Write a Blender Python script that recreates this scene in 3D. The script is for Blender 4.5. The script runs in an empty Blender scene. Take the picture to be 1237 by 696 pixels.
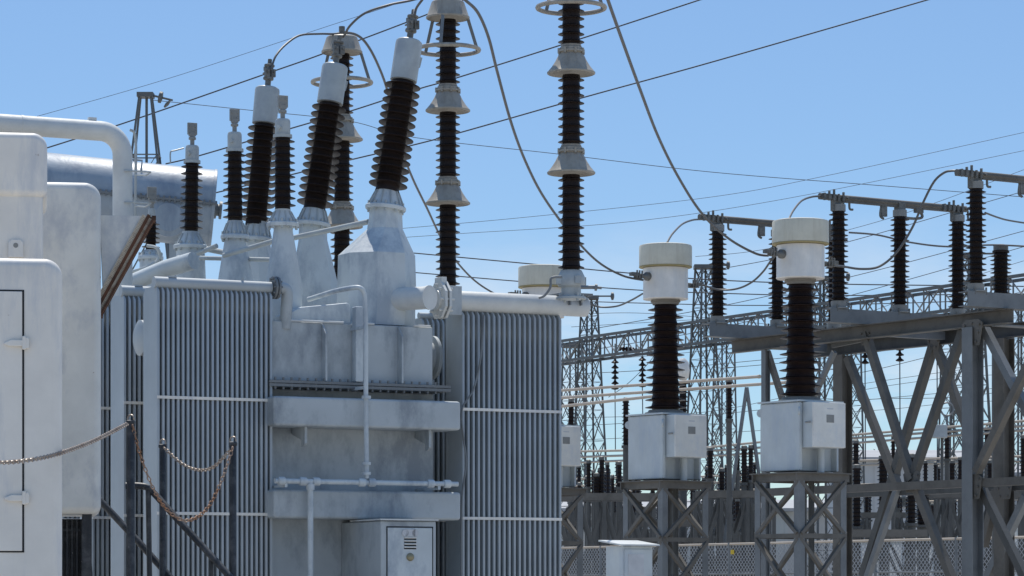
import bpy, math, random
from mathutils import Vector, Matrix
random.seed(7)
R = math.radians
scene = bpy.context.scene
col = scene.collection

# ------------------------------------------------------------------ camera, sky, sun, exposure
F, CX, HY, EYE = 3700.0, 618.5, 717.0, 1.6     # focal length in photo pixels, horizon row, eye height
cam_d = bpy.data.cameras.new('camera')
cam = bpy.data.objects.new('camera', cam_d); col.objects.link(cam)
cam.location = (0, 0, EYE); cam.rotation_euler = (R(90), 0, 0)
cam_d.sensor_width = 36; cam_d.lens = 36 * F / 1237
cam_d.shift_y = (HY - 348) / 1237
cam_d.clip_start = 0.5; cam_d.clip_end = 3000
scene.camera = cam

SKY_K, SKY_Z = 3.0, 0.04                          # the sky is looked up a little higher than the view: a clear blue horizon
SUN_EL, SUN_AZ = 65.0, math.degrees(math.atan2(-0.14, 1.0))
world = bpy.data.worlds.new('World'); scene.world = world; world.use_nodes = True
nt = world.node_tree; nt.nodes.clear()
wo = nt.nodes.new('ShaderNodeOutputWorld'); bg = nt.nodes.new('ShaderNodeBackground')
sky = nt.nodes.new('ShaderNodeTexSky'); sky.sky_type = 'NISHITA'; sky.sun_disc = False
sky.sun_elevation = R(SUN_EL); sky.sun_rotation = R(SUN_AZ)
sky.air_density = 2.0; sky.dust_density = 0.05; sky.ozone_density = 7.2; sky.altitude = 50
bg.inputs['Strength'].default_value = 0.12
tc = nt.nodes.new('ShaderNodeTexCoord'); mp = nt.nodes.new('ShaderNodeMapping')
mp.inputs['Scale'].default_value = (3.0, 3.0, 10.0)
nz = nt.nodes.new('ShaderNodeTexNoise'); nz.inputs['Scale'].default_value = 2.6; nz.inputs['Detail'].default_value = 7
nz.inputs['Roughness'].default_value = 0.6
rp = nt.nodes.new('ShaderNodeValToRGB'); rp.color_ramp.elements[0].position = 0.44; rp.color_ramp.elements[1].position = 0.66
sep = nt.nodes.new('ShaderNodeSeparateXYZ')
band = nt.nodes.new('ShaderNodeMapRange'); band.inputs[1].default_value = 0.125; band.inputs[2].default_value = 0.07
band.inputs[3].default_value = 0.0; band.inputs[4].default_value = 0.75
mul = nt.nodes.new('ShaderNodeMath'); mul.operation = 'MULTIPLY'
mixc = nt.nodes.new('ShaderNodeMix'); mixc.data_type = 'RGBA'
mixc.inputs[7].default_value = (7.2, 7.4, 7.7, 1)
L = nt.links.new
sm = nt.nodes.new('ShaderNodeVectorMath'); sm.operation = 'MULTIPLY_ADD'
sm.inputs[1].default_value = (1, 1, SKY_K); sm.inputs[2].default_value = (0, 0, SKY_Z)
L(tc.outputs['Generated'], sm.inputs[0]); L(sm.outputs[0], sky.inputs[0])
L(tc.outputs['Generated'], mp.inputs[0]); L(mp.outputs[0], nz.inputs['Vector']); L(nz.outputs[0], rp.inputs[0])
L(tc.outputs['Generated'], sep.inputs[0]); L(sep.outputs[2], band.inputs[0])
L(rp.outputs[0], mul.inputs[0]); L(band.outputs[0], mul.inputs[1]); L(mul.outputs[0], mixc.inputs[0])
L(sky.outputs[0], mixc.inputs[6]); L(mixc.outputs[2], bg.inputs[0]); L(bg.outputs[0], wo.inputs[0])

sun_d = bpy.data.lights.new('sun', 'SUN'); sun_d.energy = 4.6; sun_d.angle = R(0.53); sun_d.color = (1, 0.955, 0.88)
sun = bpy.data.objects.new('sun', sun_d); col.objects.link(sun)
az = R(SUN_AZ); el = R(SUN_EL)
sdir = Vector((math.sin(az) * math.cos(el), math.cos(az) * math.cos(el), math.sin(el)))
sun.rotation_euler = sdir.to_track_quat('Z', 'Y').to_euler()
scene.view_settings.view_transform = 'Standard'; scene.view_settings.look = 'None'
scene.view_settings.exposure = 0.0; scene.view_settings.gamma = 1.0

# ------------------------------------------------------------------ materials
def mat(name, base, rough=0.5, metal=0.0, dirt=None, dirt_amt=0.4, scale=3.0, streak=0.0, bump=0.0, var=0.12, spec=0.5, seed=0, rust=None):
    m = bpy.data.materials.new(name); m.use_nodes = True
    t = m.node_tree; b = t.nodes['Principled BSDF']
    b.inputs['Roughness'].default_value = rough; b.inputs['Metallic'].default_value = metal
    b.inputs['Specular IOR Level'].default_value = spec
    c = t.nodes.new('ShaderNodeTexCoord'); l = t.links.new
    n1 = t.nodes.new('ShaderNodeTexNoise'); n1.inputs['Scale'].default_value = scale; n1.inputs['Detail'].default_value = 8
    n1.inputs['Roughness'].default_value = 0.62
    mpn = t.nodes.new('ShaderNodeMapping'); mpn.inputs['Location'].default_value = (seed * 3.1, seed * 1.7, seed * 0.9)
    l(c.outputs['Object'], mpn.inputs[0]); l(mpn.outputs[0], n1.inputs['Vector'])
    r1 = t.nodes.new('ShaderNodeValToRGB')
    r1.color_ramp.elements[0].position = 0.3; r1.color_ramp.elements[1].position = 0.72
    lo = tuple(x * (1 - var) for x in base); hi = tuple(min(1, x * (1 + var)) for x in base)
    r1.color_ramp.elements[0].color = (*lo, 1); r1.color_ramp.elements[1].color = (*hi, 1)
    l(n1.outputs[0], r1.inputs[0]); out = r1.outputs[0]
    if dirt:
        n2 = t.nodes.new('ShaderNodeTexNoise'); n2.inputs['Scale'].default_value = scale * 0.8; n2.inputs['Detail'].default_value = 10
        n2.inputs['Roughness'].default_value = 0.7
        mp2 = t.nodes.new('ShaderNodeMapping'); mp2.inputs['Location'].default_value = (7 + seed, 2, 5)
        mp2.inputs['Scale'].default_value = (1 + streak * 4, 1 + streak * 4, 1 / (1 + streak * 3))
        l(c.outputs['Object'], mp2.inputs[0]); l(mp2.outputs[0], n2.inputs['Vector'])
        r2 = t.nodes.new('ShaderNodeValToRGB'); r2.color_ramp.elements[0].position = 0.49; r2.color_ramp.elements[1].position = 0.63
        r2.color_ramp.elements[1].color = (dirt_amt,) * 3 + (1,)
        mx = t.nodes.new('ShaderNodeMix'); mx.data_type = 'RGBA'; mx.inputs[7].default_value = (*dirt, 1)
        l(n2.outputs[0], r2.inputs[0]); l(r2.outputs[0], mx.inputs[0]); l(out, mx.inputs[6]); out = mx.outputs[2]
    if rust:
        n4 = t.nodes.new('ShaderNodeTexNoise'); n4.inputs['Scale'].default_value = scale * 5; n4.inputs['Detail'].default_value = 6
        r4 = t.nodes.new('ShaderNodeValToRGB'); r4.color_ramp.elements[0].position = rust[1]; r4.color_ramp.elements[1].position = rust[1] + 0.06
        mx4 = t.nodes.new('ShaderNodeMix'); mx4.data_type = 'RGBA'; mx4.inputs[7].default_value = (*rust[0], 1)
        l(c.outputs['Object'], n4.inputs['Vector']); l(n4.outputs[0], r4.inputs[0]); l(r4.outputs[0], mx4.inputs[0]); l(out, mx4.inputs[6]); out = mx4.outputs[2]
    l(out, b.inputs['Base Color'])
    if bump:
        n3 = t.nodes.new('ShaderNodeTexNoise'); n3.inputs['Scale'].default_value = scale * 9; n3.inputs['Detail'].default_value = 4
        bp = t.nodes.new('ShaderNodeBump'); bp.inputs['Strength'].default_value = bump; bp.inputs['Distance'].default_value = 0.02
        l(c.outputs['Object'], n3.inputs['Vector']); l(n3.outputs[0], bp.inputs['Height']); l(bp.outputs[0], b.inputs['Normal'])
    return m

RUST = (0.16, 0.06, 0.025)
M = dict(
    tank=mat('tank paint', (0.43, 0.46, 0.465), 0.5, dirt=(0.22, 0.245, 0.265), dirt_amt=0.85, scale=1.7, streak=0.12, bump=0.12),
    turret=mat('turret paint', (0.55, 0.585, 0.585), 0.48, dirt=(0.30, 0.345, 0.39), dirt_amt=0.85, scale=2.2, streak=0.12, bump=0.1, seed=2),
    fin=mat('radiator paint', (0.38, 0.41, 0.42), 0.5, dirt=(0.36, 0.38, 0.39), dirt_amt=0.4, scale=2.0, streak=0.6, seed=3),
    white=mat('white pipe paint', (0.616, 0.618, 0.5859), 0.42, dirt=(0.42, 0.44, 0.46), dirt_amt=0.4, scale=3, seed=4, bump=0.06),
    cab=mat('cabinet paint', (0.775, 0.725, 0.645), 0.5, dirt=(0.50, 0.51, 0.53), dirt_amt=0.7, scale=1.6, streak=0.35, seed=5, bump=0.05, rust=(RUST, 0.715)),
    cap=mat('bushing cap paint', (0.4142, 0.4386, 0.4277), 0.45, dirt=(0.29, 0.31, 0.33), dirt_amt=0.5, scale=5, seed=6, bump=0.05),
    porc=mat('brown porcelain', (0.024, 0.016, 0.013), 0.38, spec=0.16, var=0.3, scale=4, dirt=(0.035, 0.026, 0.023), dirt_amt=0.5),
    porc_red=mat('red brown porcelain', (0.022, 0.0115, 0.009), 0.38, spec=0.16, var=0.3, scale=4, dirt=(0.045, 0.027, 0.02), dirt_amt=0.5),
    skirt=mat('weathered aluminium', (0.3465, 0.31, 0.252), 0.5, 0.1, dirt=(0.19, 0.16, 0.13), dirt_amt=0.5, scale=7, streak=0.3),
    collar=mat('collar cement', (0.22, 0.20, 0.17), 0.7, scale=8),
    ct=mat('transformer tank paint', (0.528, 0.5562, 0.5487), 0.45, dirt=(0.39, 0.44, 0.50), dirt_amt=0.5, scale=2, streak=0.3, seed=8),
    ctdoor=mat('box door paint', (0.7194, 0.6936, 0.6279), 0.45, dirt=(0.45, 0.50, 0.57), dirt_amt=0.35, scale=3, seed=9),
    hood=mat('head hood paint', (0.6264, 0.575, 0.4472), 0.5, dirt=(0.45, 0.38, 0.27), dirt_amt=0.35, scale=4, streak=0.8, seed=10),
    hoodw=mat('head body paint', (0.763, 0.714, 0.637), 0.42, dirt=(0.53, 0.54, 0.53), dirt_amt=0.3, scale=4, streak=0.5, seed=11),
    rimy=mat('yellowed rim', (0.36, 0.29, 0.13), 0.6, scale=6),
    galv=mat('galvanised steel', (0.10, 0.097, 0.088), 0.6, 0.2, dirt=(0.06, 0.057, 0.052), dirt_amt=0.6, scale=3, streak=0.3, seed=12),
    steel=mat('weathered steel', (0.142, 0.128, 0.108), 0.65, 0.1, dirt=(0.075, 0.068, 0.055), dirt_amt=0.6, scale=3, seed=13),
    galvl=mat('pale galvanised steel', (0.19, 0.1974, 0.1978), 0.55, 0.2, dirt=(0.12, 0.125, 0.13), dirt_amt=0.5, scale=3, seed=14),
    lattice=mat('lattice steel', (0.1166, 0.1212, 0.1176), 0.55, 0.2, scale=2),
    black=mat('black paint', (0.014, 0.017, 0.022), 0.5, dirt=(0.22, 0.22, 0.22), dirt_amt=0.25, scale=9, bump=0.1, rust=((0.4, 0.38, 0.36), 0.70)),
    chain=mat('chain steel', (0.36, 0.30, 0.25), 0.45, 0.3, dirt=(0.20, 0.12, 0.08), dirt_amt=0.6, scale=6),
    chainr=mat('rusty chain steel', (0.26, 0.14, 0.08), 0.6, 0.3, dirt=(0.40, 0.36, 0.32), dirt_amt=0.7, scale=2.5),
    rust=mat('rusted steel', (0.12, 0.05, 0.025), 0.85, dirt=(0.05, 0.025, 0.015), dirt_amt=0.8, scale=8, bump=0.3),
    meshr=mat('dusty screen wire', (0.55, 0.47, 0.36), 0.7, scale=10, dirt=(0.2, 0.1, 0.05), dirt_amt=0.7),
    meshb=mat('screen backing', (0.10, 0.075, 0.05), 0.8, scale=10, dirt=(0.05, 0.03, 0.02), dirt_amt=0.7),
    encl=mat('enclosure paint', (0.64, 0.63, 0.585), 0.5, dirt=(0.40, 0.42, 0.45), dirt_amt=0.75, scale=2.6, streak=0.1, seed=31, bump=0.05, rust=(RUST, 0.71)),
    zinc=mat('zinc wire', (0.36, 0.36, 0.36), 0.5, 0.2, scale=3),
    drum=mat('drum paint', (0.30, 0.345, 0.385), 0.45, dirt=(0.17, 0.21, 0.27), dirt_amt=0.6, scale=2.5, streak=0.3, bump=0.1, seed=21),
    cable=mat('stranded aluminium', (0.12, 0.115, 0.11), 0.55, 0.3, scale=9),
    clamp=mat('clamp metal', (0.16, 0.155, 0.14), 0.55, 0.3, scale=14, var=0.4),
    wire=mat('line wire', (0.06, 0.065, 0.075), 0.6, 0.2),
    bus=mat('bus tube', (0.42, 0.355, 0.28), 0.5, 0.3, scale=3),
    plate=mat('grey name plate', (0.25, 0.245, 0.225), 0.5, scale=6),
    label=mat('pale plate', (0.55, 0.55, 0.55), 0.5, scale=6),
    dark=mat('dark gap', (0.012, 0.013, 0.015), 0.8),
    brass=mat('lock brass', (0.30, 0.26, 0.16), 0.4, 0.5, scale=8),
    yellow=mat('yellow sign', (0.65, 0.45, 0.04), 0.5),
    wall=mat('pale cladding', (0.44, 0.44, 0.43), 0.7, dirt=(0.34, 0.42, 0.40), dirt_amt=0.4, scale=0.4, streak=0.4),
    roof=mat('roof sheet', (0.34, 0.34, 0.34), 0.6, scale=0.5),
    glass=mat('window glass', (0.03, 0.035, 0.04), 0.1),
    gravel=mat('gravel', (0.43, 0.415, 0.39), 0.9, dirt=(0.32, 0.31, 0.29), dirt_amt=0.7, scale=0.8, bump=0.5),
    leaf=mat('dark foliage', (0.045, 0.065, 0.03), 0.8, scale=2, var=0.4),
    bark=mat('bark', (0.08, 0.06, 0.045), 0.9, scale=4),
)

# ------------------------------------------------------------------ helpers
def P(px, py, Y):
    return Vector(((px - CX) / F * Y, Y, EYE + (HY - py) / F * Y))

class Frame:
    def __init__(s, ox, oy, deg):
        a = R(deg); s.o = Vector((ox, oy)); s.a = a
        s.u = Vector((math.cos(a), math.sin(a))); s.v = Vector((-math.sin(a), math.cos(a)))
        s.mw = Matrix.Translation((ox, oy, 0)) @ Matrix.Rotation(a, 4, 'Z'); s.inv = s.mw.inverted()
    def at_v(s, px, py, v):
        d = (px - CX) / F
        t = (d * (s.o.y + v * s.v.y) - (s.o.x + v * s.v.x)) / (s.u.x - d * s.u.y)
        Y = s.o.y + t * s.u.y + v * s.v.y
        return Vector((t, v, EYE + (HY - py) / F * Y))
    def at_u(s, px, py, u):
        d = (px - CX) / F
        t = (d * (s.o.y + u * s.u.y) - (s.o.x + u * s.u.x)) / (s.v.x - d * s.v.y)
        Y = s.o.y + u * s.u.y + t * s.v.y
        return Vector((u, t, EYE + (HY - py) / F * Y))
    def at_Y(s, px, py, Y): return s.inv @ P(px, py, Y)
    def w(s, p): return s.mw @ Vector(p)

ROOTM = {}
class MB:
    def __init__(s): s.V = []; s.Fc = []
    def add(s, vs, fs):
        o = len(s.V); s.V += [Vector(v) for v in vs]; s.Fc += [tuple(i + o for i in f) for f in fs]; return s
    def box(s, c, d, m=None):
        x, y, z = d[0] / 2, d[1] / 2, d[2] / 2
        vs = [Vector((i * x, j * y, k * z)) for k in (-1, 1) for j in (-1, 1) for i in (-1, 1)]
        if m is not None: vs = [m @ v for v in vs]
        c = Vector(c)
        return s.add([v + c for v in vs], [(0, 2, 3, 1), (4, 5, 7, 6), (0, 1, 5, 4), (2, 6, 7, 3), (0, 4, 6, 2), (1, 3, 7, 5)])
    def bb(s, a, b):
        a = Vector(a); b = Vector(b)
        return s.box((a + b) / 2, [abs(b[i] - a[i]) for i in range(3)])
    def axes(s, p, q, up=None):
        z = (Vector(q) - Vector(p)).normalized()
        up = Vector(up) if up is not None else (Vector((0, 0, 1)) if abs(z.z) < 0.95 else Vector((0, 1, 0)))
        x = up.cross(z).normalized(); y = z.cross(x).normalized()
        return x, y, z
    def bar(s, p, q, w, h, up=None):
        p = Vector(p); q = Vector(q); x, y, z = s.axes(p, q, up)
        vs = [e + x * (i * w / 2) + y * (j * h / 2) for e in (p, q) for j in (-1, 1) for i in (-1, 1)]
        return s.add(vs, [(0, 2, 3, 1), (4, 5, 7, 6), (0, 1, 5, 4), (2, 6, 7, 3), (0, 4, 6, 2), (1, 3, 7, 5)])
    def angle(s, p, q, w, t, up=None):           # L-section
        p = Vector(p); q = Vector(q); x, y, z = s.axes(p, q, up)
        pr = [(-w/2, -w/2), (w/2, -w/2), (w/2, -w/2 + t), (-w/2 + t, -w/2 + t), (-w/2 + t, w/2), (-w/2, w/2)]
        return s.section(p, q, pr, x, y)
    def ibeam(s, p, q, w, h, t, up=None):
        p = Vector(p); q = Vector(q); x, y, z = s.axes(p, q, up); a, b = w / 2, h / 2; k = t / 2
        pr = [(-a, -b), (a, -b), (a, -b + t), (k, -b + t), (k, b - t), (a, b - t), (a, b), (-a, b), (-a, b - t), (-k, b - t), (-k, -b + t), (-a, -b + t)]
        return s.section(p, q, pr, x, y)
    def channel(s, p, q, w, h, t, up=None, side=1):
        p = Vector(p); q = Vector(q); x, y, z = s.axes(p, q, up); a, b = w / 2 * side, h / 2; tt = t * side
        pr = [(-a, -b), (a, -b), (a, -b + t), (-a + tt, -b + t), (-a + tt, b - t), (a, b - t), (a, b), (-a, b)]
        if side < 0: pr = pr[::-1]
        return s.section(p, q, pr, x, y)
    def section(s, p, q, pr, x, y):
        n = len(pr); vs = [p + x * a + y * b for a, b in pr] + [q + x * a + y * b for a, b in pr]
        fs = [tuple(range(n - 1, -1, -1)), tuple(range(n, 2 * n))] + [(i, (i + 1) % n, n + (i + 1) % n, n + i) for i in range(n)]
        return s.add(vs, fs)
    def prism(s, pts, d):                          # polygon in space swept along d
        d = Vector(d); n = len(pts); pts = [Vector(p) for p in pts]
        return s.add(pts + [p + d for p in pts], [tuple(range(n - 1, -1, -1)), tuple(range(n, 2 * n))] + [(i, (i + 1) % n, n + (i + 1) % n, n + i) for i in range(n)])
    def path(s, pts, r, n=8, caps=True):
        pts = [Vector(p) for p in pts]; N = len(pts); rr = r if isinstance(r, (list, tuple)) else [r] * N
        T = [(pts[min(i + 1, N - 1)] - pts[max(i - 1, 0)]).normalized() for i in range(N)]
        x = s.axes(pts[0], pts[0] + T[0])[0]; vs = []
        for i in range(N):
            x = (x - T[i] * x.dot(T[i])).normalized(); y = T[i].cross(x)
            for k in range(n):
                a = 2 * math.pi * k / n; vs.append(pts[i] + (x * math.cos(a) + y * math.sin(a)) * rr[i])
        fs = [(i * n + k, i * n + (k + 1) % n, (i + 1) * n + (k + 1) % n, (i + 1) * n + k) for i in range(N - 1) for k in range(n)]
        if caps: fs += [tuple(range(n - 1, -1, -1)), tuple((N - 1) * n + k for k in range(n))]
        return s.add(vs, fs)
    def tube(s, p, q, r, n=12): return s.path([p, q], r, n)
    def lathe(s, prof, o, axis=(0, 0, 1), n=24, rot=0.0):   # prof: (radius, height) from the bottom up
        o = Vector(o); z = Vector(axis).normalized()
        ref = Vector((1, 0, 0)) if abs(z.x) < 0.9 else Vector((0, 1, 0))
        y = z.cross(ref).normalized(); x = y.cross(z); vs = []
        for r, h in prof:
            for k in range(n):
                a = rot + 2 * math.pi * k / n; vs.append(o + z * h + (x * math.cos(a) + y * math.sin(a)) * r)
        N = len(prof)
        fs = [(i * n + k, i * n + (k + 1) % n, (i + 1) * n + (k + 1) % n, (i + 1) * n + k) for i in range(N - 1) for k in range(n)]
        fs += [tuple(range(n - 1, -1, -1)), tuple((N - 1) * n + k for k in range(n))]
        return s.add(vs, fs)
    def loft(s, secs, n=8, rot=None):                # secs: (cx, cy, z, rx, ry)
        rot = math.pi / n if rot is None else rot; vs = []; k_ = 1 / math.cos(math.pi / n)
        for cx, cy, z, rx, ry in secs:
            for k in range(n):
                a = rot + 2 * math.pi * k / n; vs.append((cx + rx * k_ * math.cos(a), cy + ry * k_ * math.sin(a), z))
        N = len(secs)
        fs = [(i * n + k, i * n + (k + 1) % n, (i + 1) * n + (k + 1) % n, (i + 1) * n + k) for i in range(N - 1) for k in range(n)]
        fs += [tuple(range(n - 1, -1, -1)), tuple((N - 1) * n + k for k in range(n))]
        return s.add(vs, fs)
    def torus(s, c, axis, Rr, r, n=32, m=8, sy=1.0, ang=None):
        z = Vector(axis).normalized(); x, y, z = s.axes((0, 0, 0), z); c = Vector(c); vs = []
        for i in range(n):
            a = 2 * math.pi * i / n; d = x * math.cos(a) + y * math.sin(a) * sy
            for j in range(m):
                b = 2 * math.pi * j / m; vs.append(c + d * Rr + (d.normalized() * math.cos(b) + z * math.sin(b)) * r)
        return s.add(vs, [(i * m + j, ((i + 1) % n) * m + j, ((i + 1) % n) * m + (j + 1) % m, i * m + (j + 1) % m) for i in range(n) for j in range(m)])
    def build(s, name, material, parent=None, space='world', bevel=0.0, smooth=38, segs=2):
        vs = s.V
        if parent is not None and space == 'world':
            inv = ROOTM[parent.name].inverted(); vs = [inv @ v for v in vs]
        me = bpy.data.meshes.new(name); me.from_pydata([tuple(v) for v in vs], [], s.Fc); me.update()
        import bmesh
        b = bmesh.new(); b.from_mesh(me); bmesh.ops.recalc_face_normals(b, faces=b.faces); b.to_mesh(me); b.free()
        if smooth:
            me.polygons.foreach_set('use_smooth', [True] * len(me.polygons)); me.set_sharp_from_angle(angle=R(smooth))
        o = bpy.data.objects.new(name, me); col.objects.link(o)
        me.materials.append(M[material])
        if parent is not None: o.parent = parent; ROOTM[o.name] = ROOTM[parent.name]
        if bevel:
            md = o.modifiers.new('bevel', 'BEVEL'); md.width = bevel; md.segments = segs; md.limit_method = 'ANGLE'; md.angle_limit = R(40)
            if hasattr(md, 'harden_normals'): md.harden_normals = True
        return o

def thing(name, label, cat, loc, rz=0.0, group=None):
    o = bpy.data.objects.new(name, None); col.objects.link(o); o.empty_display_size = 0.2
    o.location = loc; o.rotation_euler = (0, 0, rz); o['label'] = label; o['category'] = cat
    if group: o['group'] = group
    ROOTM[o.name] = Matrix.Translation(loc) @ Matrix.Rotation(rz, 4, 'Z')
    return o
def tag(o, label, cat, group=None, kind=None):
    if label: o['label'] = label
    if cat: o['category'] = cat
    if group: o['group'] = group
    if kind: o['kind'] = kind
    return o
def kids(o): return [c for c in list(col.objects) if c.parent is o]
def dup(root, loc, label, rz=None):
    def cp(o, parent):
        c = o.copy(); col.objects.link(c)
        if parent is not None: c.parent = parent
        for k in kids(o): cp(k, c)
        return c
    r = cp(root, None); r.location = loc; r['label'] = label
    if rz is not None: r.rotation_euler = (0, 0, rz)
    return r

def sheds(rc, rs, z0, z1, n, rs2=None, rc2=None):
    prof = []; p = (z1 - z0) / n
    for i in range(n):
        f = i / max(1, n - 1); a = rs + ((rs2 or rs) - rs) * f; c = rc + ((rc2 or rc) - rc) * f; z = z0 + i * p
        prof += [(c, z), (c, z + 0.26 * p), (a - 0.06 * a, z + 0.27 * p), (a, z + 0.30 * p), (a, z + 0.34 * p), (a - 0.05 * a, z + 0.39 * p), (c + (a - c) * 0.12, z + 0.56 * p)]
    prof.append((rc2 or rc, z1)); return prof

def smooth_curve(pts, k=8):
    pts = [Vector(p) for p in pts]; out = []
    for i in range(len(pts) - 1):
        p0 = pts[max(i - 1, 0)]; p1 = pts[i]; p2 = pts[i + 1]; p3 = pts[min(i + 2, len(pts) - 1)]
        for j in range(k):
            t = j / k
            out.append(0.5 * ((2 * p1) + (p2 - p0) * t + (2 * p0 - 5 * p1 + 4 * p2 - p3) * t * t + (3 * p1 - p0 - 3 * p2 + p3) * t ** 3))
    out.append(pts[-1]); return out

# ------------------------------------------------------------------ ground and far buildings
g = MB(); g.add([(-1500, -300, 0), (1500, -300, 0), (1500, 2500, 0), (-1500, 2500, 0)], [(0, 1, 2, 3)])
tag(g.build('ground', 'gravel', smooth=0), None, None, kind='structure')

def warehouse(px0, px1, pyt, Y, label, ridge=6, wins=()):
    a = P(px0, pyt, Y); b = P(px1, pyt, Y); h = a.z; dep = 14
    r = thing('warehouse', label, 'building', ((a.x + b.x) / 2, Y, 0))
    w = MB(); w.bb((a.x, Y, 0), (b.x, Y + dep, h)); n = int((b.x - a.x) / 0.9)
    for i in range(n): w.bb((a.x + (i + 0.35) * (b.x - a.x) / n, Y - 0.05, 0), (a.x + (i + 0.6) * (b.x - a.x) / n, Y + 0.002, h - 0.05))
    w.build('wall', 'wall', r, smooth=0)
    rz = ridge * Y / F; ro = MB()
    ro.prism([(a.x - .4, Y - .5, h), (a.x - .4, Y + dep / 2, h + rz + .6), (a.x - .4, Y + dep + .5, h), (a.x - .4, Y + dep + .5, h + .2), (a.x - .4, Y + dep / 2, h + rz + .8), (a.x - .4, Y - .5, h + .2)], (b.x - a.x + .8, 0, 0))
    ro.build('roof', 'roof', r, smooth=0)
    for (x0, y0, x1, y1) in wins:
        p = P(x0, y1, Y - .06); q = P(x1, y0, Y - .06)
        f = MB(); f.bb((p.x - .08, Y - .1, p.z - .08), (q.x + .08, Y - .052, q.z + .08)); fo = f.build('window', 'galvl', r, smooth=0)
        m = MB(); m.bb((p.x, Y - .13, p.z), (q.x, Y - .102, q.z)); m.build('pane', 'glass', fo, smooth=0)
warehouse(1028, 1195, 557, 170, 'long pale warehouse with a shallow roof far behind the steel frame on the right', 3, [(1084, 601, 1098, 611), (1121, 601, 1135, 611)])
warehouse(660, 1030, 618, 190, 'low pale shed far behind the stands of the two left instrument transformers', 3, [(862, 628, 876, 640)])
warehouse(1200, 1330, 575, 185, 'pale grey building at the right edge far beyond the fence', 4)
def bush(px, py, Y, w, label):
    c = P(px, py, Y); r = thing('tree', label, 'tree', (c.x, Y, 0)); t = MB(); t.path([(c.x, Y, 0), (c.x + .2, Y, c.z * .5), (c.x, Y, c.z * .9)], [.3, .22, .1], 8); t.build('trunk', 'bark', r)
    m = MB()
    for i in range(1500):
        a, b_ = random.uniform(0, 6.28), math.acos(random.uniform(-1, 1)); q = random.random() ** .4
        k = 0.75 + .25 * math.sin(3 * a + 2 * b_)
        p = c + Vector((math.sin(b_) * math.cos(a) * w * q * k, math.sin(b_) * math.sin(a) * w * q * k, math.cos(b_) * w * .55 * q * k - w * .3))
        d = Vector((random.gauss(0, 1), random.gauss(0, 1), random.gauss(0, 1))).normalized() * .22; e = d.orthogonal().normalized() * .14
        m.add([p - d, p + e, p + d, p - e], [(0, 1, 2, 3)])
    m.build('crown', 'leaf', r, smooth=0)
bush(1062, 552, 220, 2.0, 'dark green tree top showing above the long pale warehouse roof')
bush(1050, 556, 226, 1.5, 'smaller dark tree top left of the other, just above the warehouse roof')

# ------------------------------------------------------------------ power transformer
T = Frame(-1.996, 25.6, 26.57)
tr = thing('power_transformer', 'large grey power transformer with ribbed radiators and three tall brown bushings', 'transformer', (T.o.x, T.o.y, 0), T.a)
def tb(mb, name, m, parent=None, **k): return mb.build(name, m, parent or tr, space='local', **k)
PX = 25.9 / F                                             # metres per photo pixel near the tank

uR = T.at_v(525, 500, 0.0)[0]
zfl = T.at_v(420, 466, 0.0)[2]; zcov = T.at_v(430, 391, 0.0)[2]
tank = MB(); tank.bb((0.0, 0.17, 0.35), (T.at_v(524, 500, 0.17)[0], 5.6, zfl - 0.03)); tank = tb(tank, 'tank', 'tank', bevel=0.015)
fl = MB(); fl.bb((-0.06, -0.07, zfl - 0.028), (uR + 0.12, 5.7, zfl - 0.004)); fl.bb((-0.06, -0.07, zfl + 0.002), (uR + 0.12, 5.7, zfl + 0.024))
for i in range(22):
    u = 0.0 + i * (uR + 0.06) / 21; fl.tube((u, -0.045, zfl - 0.05), (u, -0.045, zfl + 0.05), 0.011, 6)
tb(fl, 'bolted_flange', 'galvl')
# upper tank with stiffening ribs
ut = MB(); uR2 = T.at_v(523, 430, 0.03)[0]
ut.bb((0.0, 0.03, zfl + 0.024), (uR2, 5.5, zcov)); ut = tb(ut, 'upper_tank', 'tank', bevel=0.012)
for px in (391, 483):
    u = T.at_v(px, 430, 0)[0]; r_ = MB()
    r_.prism([(u - .008, 0.032, zfl + .03), (u - .008, -0.06, zfl + .03), (u - .008, -0.06, zcov - .1), (u - .008, 0.032, zcov - .004)], (.016, 0, 0)); tb(r_, 'rib', 'tank', ut)
u = T.at_v(431, 430, 0)[0]; zt = T.at_v(431, 371, 0)[2]; r_ = MB(); r_.bb((u - .035, -0.06, zfl + .03), (u + .035, 0.027, zt)); tb(r_, 'corner_post', 'turret', ut, bevel=.01)
e = MB()
for x0, x1 in ((344, 415), (433, 452), (500, 520)):
    a = T.at_v(x0, 389, .02); b = T.at_v(x1, 391, .02); e.tube((a[0], .02, zcov + .006), (b[0], .02, zcov + .006), .009, 8)
tb(e, 'edge_rod', 'white', ut)
# cover steps on top of the tank
st = MB(); a = T.at_v(344, 380, .1); b = T.at_v(424, 366, .1)
st.prism([(a[0], .1, zcov), (b[0], .1, zcov), (b[0], .1, zcov + .16), (b[0] - .03, .1, zcov + .185), (a[0] + .15, .1, zcov + .13), (a[0], .1, zcov + .06)], (0, 1.2, 0)); tb(st, 'cover_step', 'turret', bevel=.012)
st = MB(); b2 = T.at_v(505, 366, .1)
st.prism([(b[0] + .01, .2, zcov), (b2[0], .2, zcov), (b2[0] - .14, .2, zcov + .03), (b[0] + .1, .2, zcov + .08)], (0, .8, 0)); tb(st, 'cover_step', 'turret', bevel=.01)
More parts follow.
